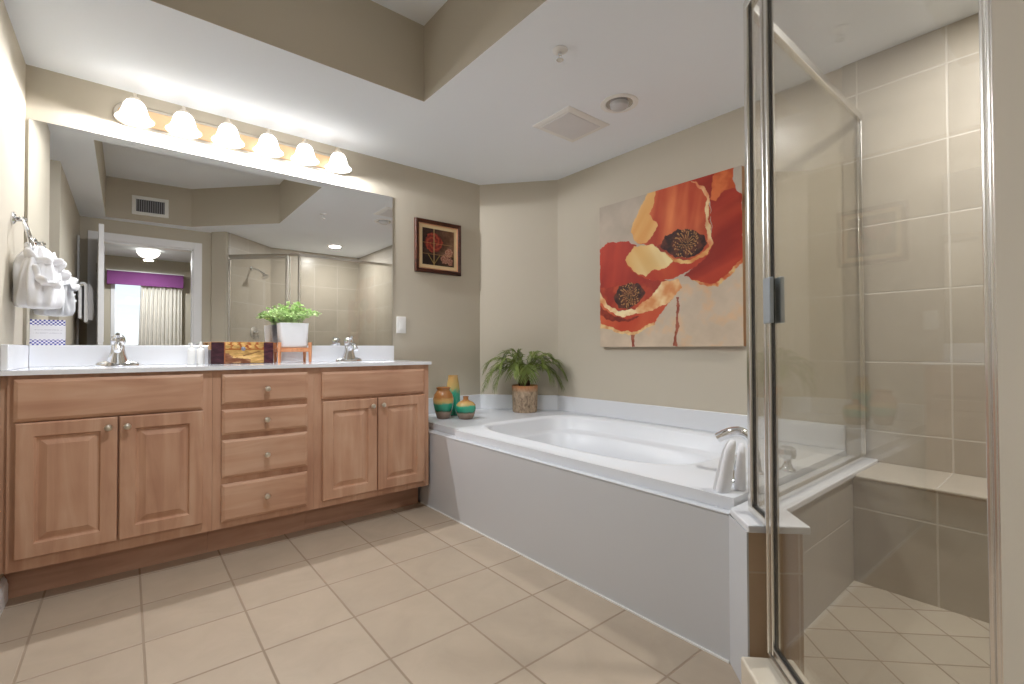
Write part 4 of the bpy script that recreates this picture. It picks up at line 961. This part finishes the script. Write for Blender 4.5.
can('unlit recessed ceiling light beside the exhaust vent', 2.034, 1.570, False)
can('lit recessed ceiling light inside the shower', 2.037, 0.085, True)
t = thing('fire_sprinkler', 'small white fire sprinkler head on the ceiling near the tray edge', 'sprinkler', (1.466, 1.451, CZ-0.0005))
MB().lathe([(0.034,0),(0.034,-0.003),(0.022,-0.008),(0.012,-0.010)], 24).build('escutcheon', 'white', t, smooth=True)
MB().tube([(0,0,-0.008),(0,0,-0.024)], 0.007, 10).tube([(0.010,0,-0.020),(0.009,0,-0.036),(0,0,-0.042),(-0.009,0,-0.036),(-0.010,0,-0.020)], 0.0022, 6).build('frame_arm', 'chrome', t, smooth=True)
MB().lathe([(0.016,-0.0425),(0.016,-0.0445),(0.001,-0.0455)], 16).build('deflector', 'chrome', t, smooth=True)
def added_fill_lamp():  # invented fixture above the frame, added as fill light for the room
    x, y = 0.52, 1.60
    t = thing('added_fill_lamp', 'added fill lamp with frosted bowl, unseen in the raised tray ceiling', 'ceiling light', (x, y, TZ-0.0005))
    MB().lathe([(0.07,0),(0.07,-0.012),(0.05,-0.018),(0.135,-0.0235)], 32).build('canopy', 'nickel', t, smooth=True)
    MB().lathe([(0.140,-0.024),(0.138,-0.034),(0.115,-0.052),(0.07,-0.064),(0.02,-0.069),(0.001,-0.0695)], 32).build('glass_bowl', 'bed_glow', t, smooth=True)
    ld = bpy.data.lights.new('added_fill_lamp', 'SPOT'); ld.spot_size = math.radians(128); ld.spot_blend = 0.75; ld.shadow_soft_size = 0.09; ld.energy = E_FILL; ld.color = (0.90, 0.95, 1.0)
    lo = bpy.data.objects.new('added_fill_lamp', ld); COL.objects.link(lo); lo.location = (x, y, TZ-0.165)
added_fill_lamp()
def air_vent():
    a, b_ = Vector((-0.176, 0.012)), Vector((0.520, 0.075)); d = (b_-a).normalized(); n = Vector((-d.y, d.x)); c = a+d*0.352+n*0.0005
    t = thing('air_vent', 'white framed dark air return grille on the tray ceiling side, in the mirror', 'vent', (c.x, c.y, 2.355), math.atan2(d.y, d.x))
    q = lambda g, y: [(-0.150+g, y, g), (0.150-g, y, g), (0.150-g, y, 0.192-g), (-0.150+g, y, 0.192-g)]
    MB().rings([q(0, 0), q(0, 0.008), q(0.004, 0.011), q(0.030, 0.011), q(0.034, 0.003)], cap0=False, cap1=False).build('frame', 'white', t)
    MB().rings([q(0.033, 0.0005), q(0.033, 0.0025)]).build('backing', 'grille', t)
    sl = MB()
    for i in range(13): sl.box(-0.1095+0.0182*i-0.0028, -0.1095+0.0182*i+0.0028, 0.003, 0.0085, 0.034, 0.158)
    s_ = sl.build('slats', plain('grey_slat', (0.34,0.34,0.36), 0.5), t); s_['kind'] = 'stuff'
air_vent()

# ---------------------------------------------------------------- bedroom, seen in the mirror
def bedroom():
    t = thing('ceiling_lamp', 'lit frosted bowl ceiling lamp in the bedroom beyond the doorway', 'ceiling light', (0.205, -1.68, CZ-0.0005))
    MB().lathe([(0.09,0),(0.09,-0.012),(0.05,-0.022)], 28).build('canopy', 'nickel', t, smooth=True)
    MB().lathe([(0.126,-0.024),(0.124,-0.040),(0.105,-0.075),(0.070,-0.100),(0.030,-0.112),(0.001,-0.115)], 32, cap=True).build('glass_bowl', 'bed_glow', t, smooth=True)
    MB().lathe([(0.010,-0.1152),(0.010,-0.124),(0.001,-0.132)], 12).build('finial', 'nickel', t, smooth=True)
    ld = bpy.data.lights.new('bedroom_lamp', 'AREA'); ld.shape = 'DISK'; ld.size = 0.10; ld.energy = E_BEDROOM; ld.color = (0.96, 0.98, 1.0)
    lo = bpy.data.objects.new('bedroom_lamp', ld); COL.objects.link(lo); lo.location = (0.205, -1.68, CZ-0.136)
    v = thing('window_valance', 'purple box valance over the bedroom window', 'valance', (0.205, BY, 1.885))
    f = MB(); f.box(-0.430, 0.430, 0.125, 0.140, 0, 0.185); f.box(-0.430, -0.415, 0.0005, 0.125, 0, 0.185); f.box(0.415, 0.430, 0.0005, 0.125, 0, 0.185)
    f.build('valance_board', 'purple', v, bevel=0.004)
    MB().box(-0.436, 0.436, 0.0005, 0.146, 0.1855, 0.197).build('top_cap', 'trim', v, bevel=0.002)
    r = tag(MB().tube([(-0.40,0,0),(0.40,0,0)], 0.010, 10).build('curtain_rod', 'white', loc=(0.205, BY+0.075, 1.955), smooth=True), 'white curtain rod behind the purple valance', 'curtain rod')
    c = thing('curtain', 'pale pleated curtain drawn to the right side of the bedroom window', 'curtain', (0.36, BY+0.075, 0.03))
    m = MB(); n = 160; top = []; bot = []
    def ring(z, s_):
        a = []
        for i in range(n+1):
            u = i/n; x = (u-0.5)*0.52*s_ + 0.5*(0.52-0.52*s_); a.append((x, 0.022*math.sin(u*2*PI*11)+0.008*math.sin(u*2*PI*4+1), z))
        return a+[(x, y-0.004, z_) for x, y, z_ in a[::-1]]
    m.rings([ring(0, 1.0), ring(0.9, 0.97), ring(1.6, 0.94), ring(1.92, 0.92)]); m.build('pleated_panel', 'curtain', c, smooth=True, ang=1.0)
bedroom()
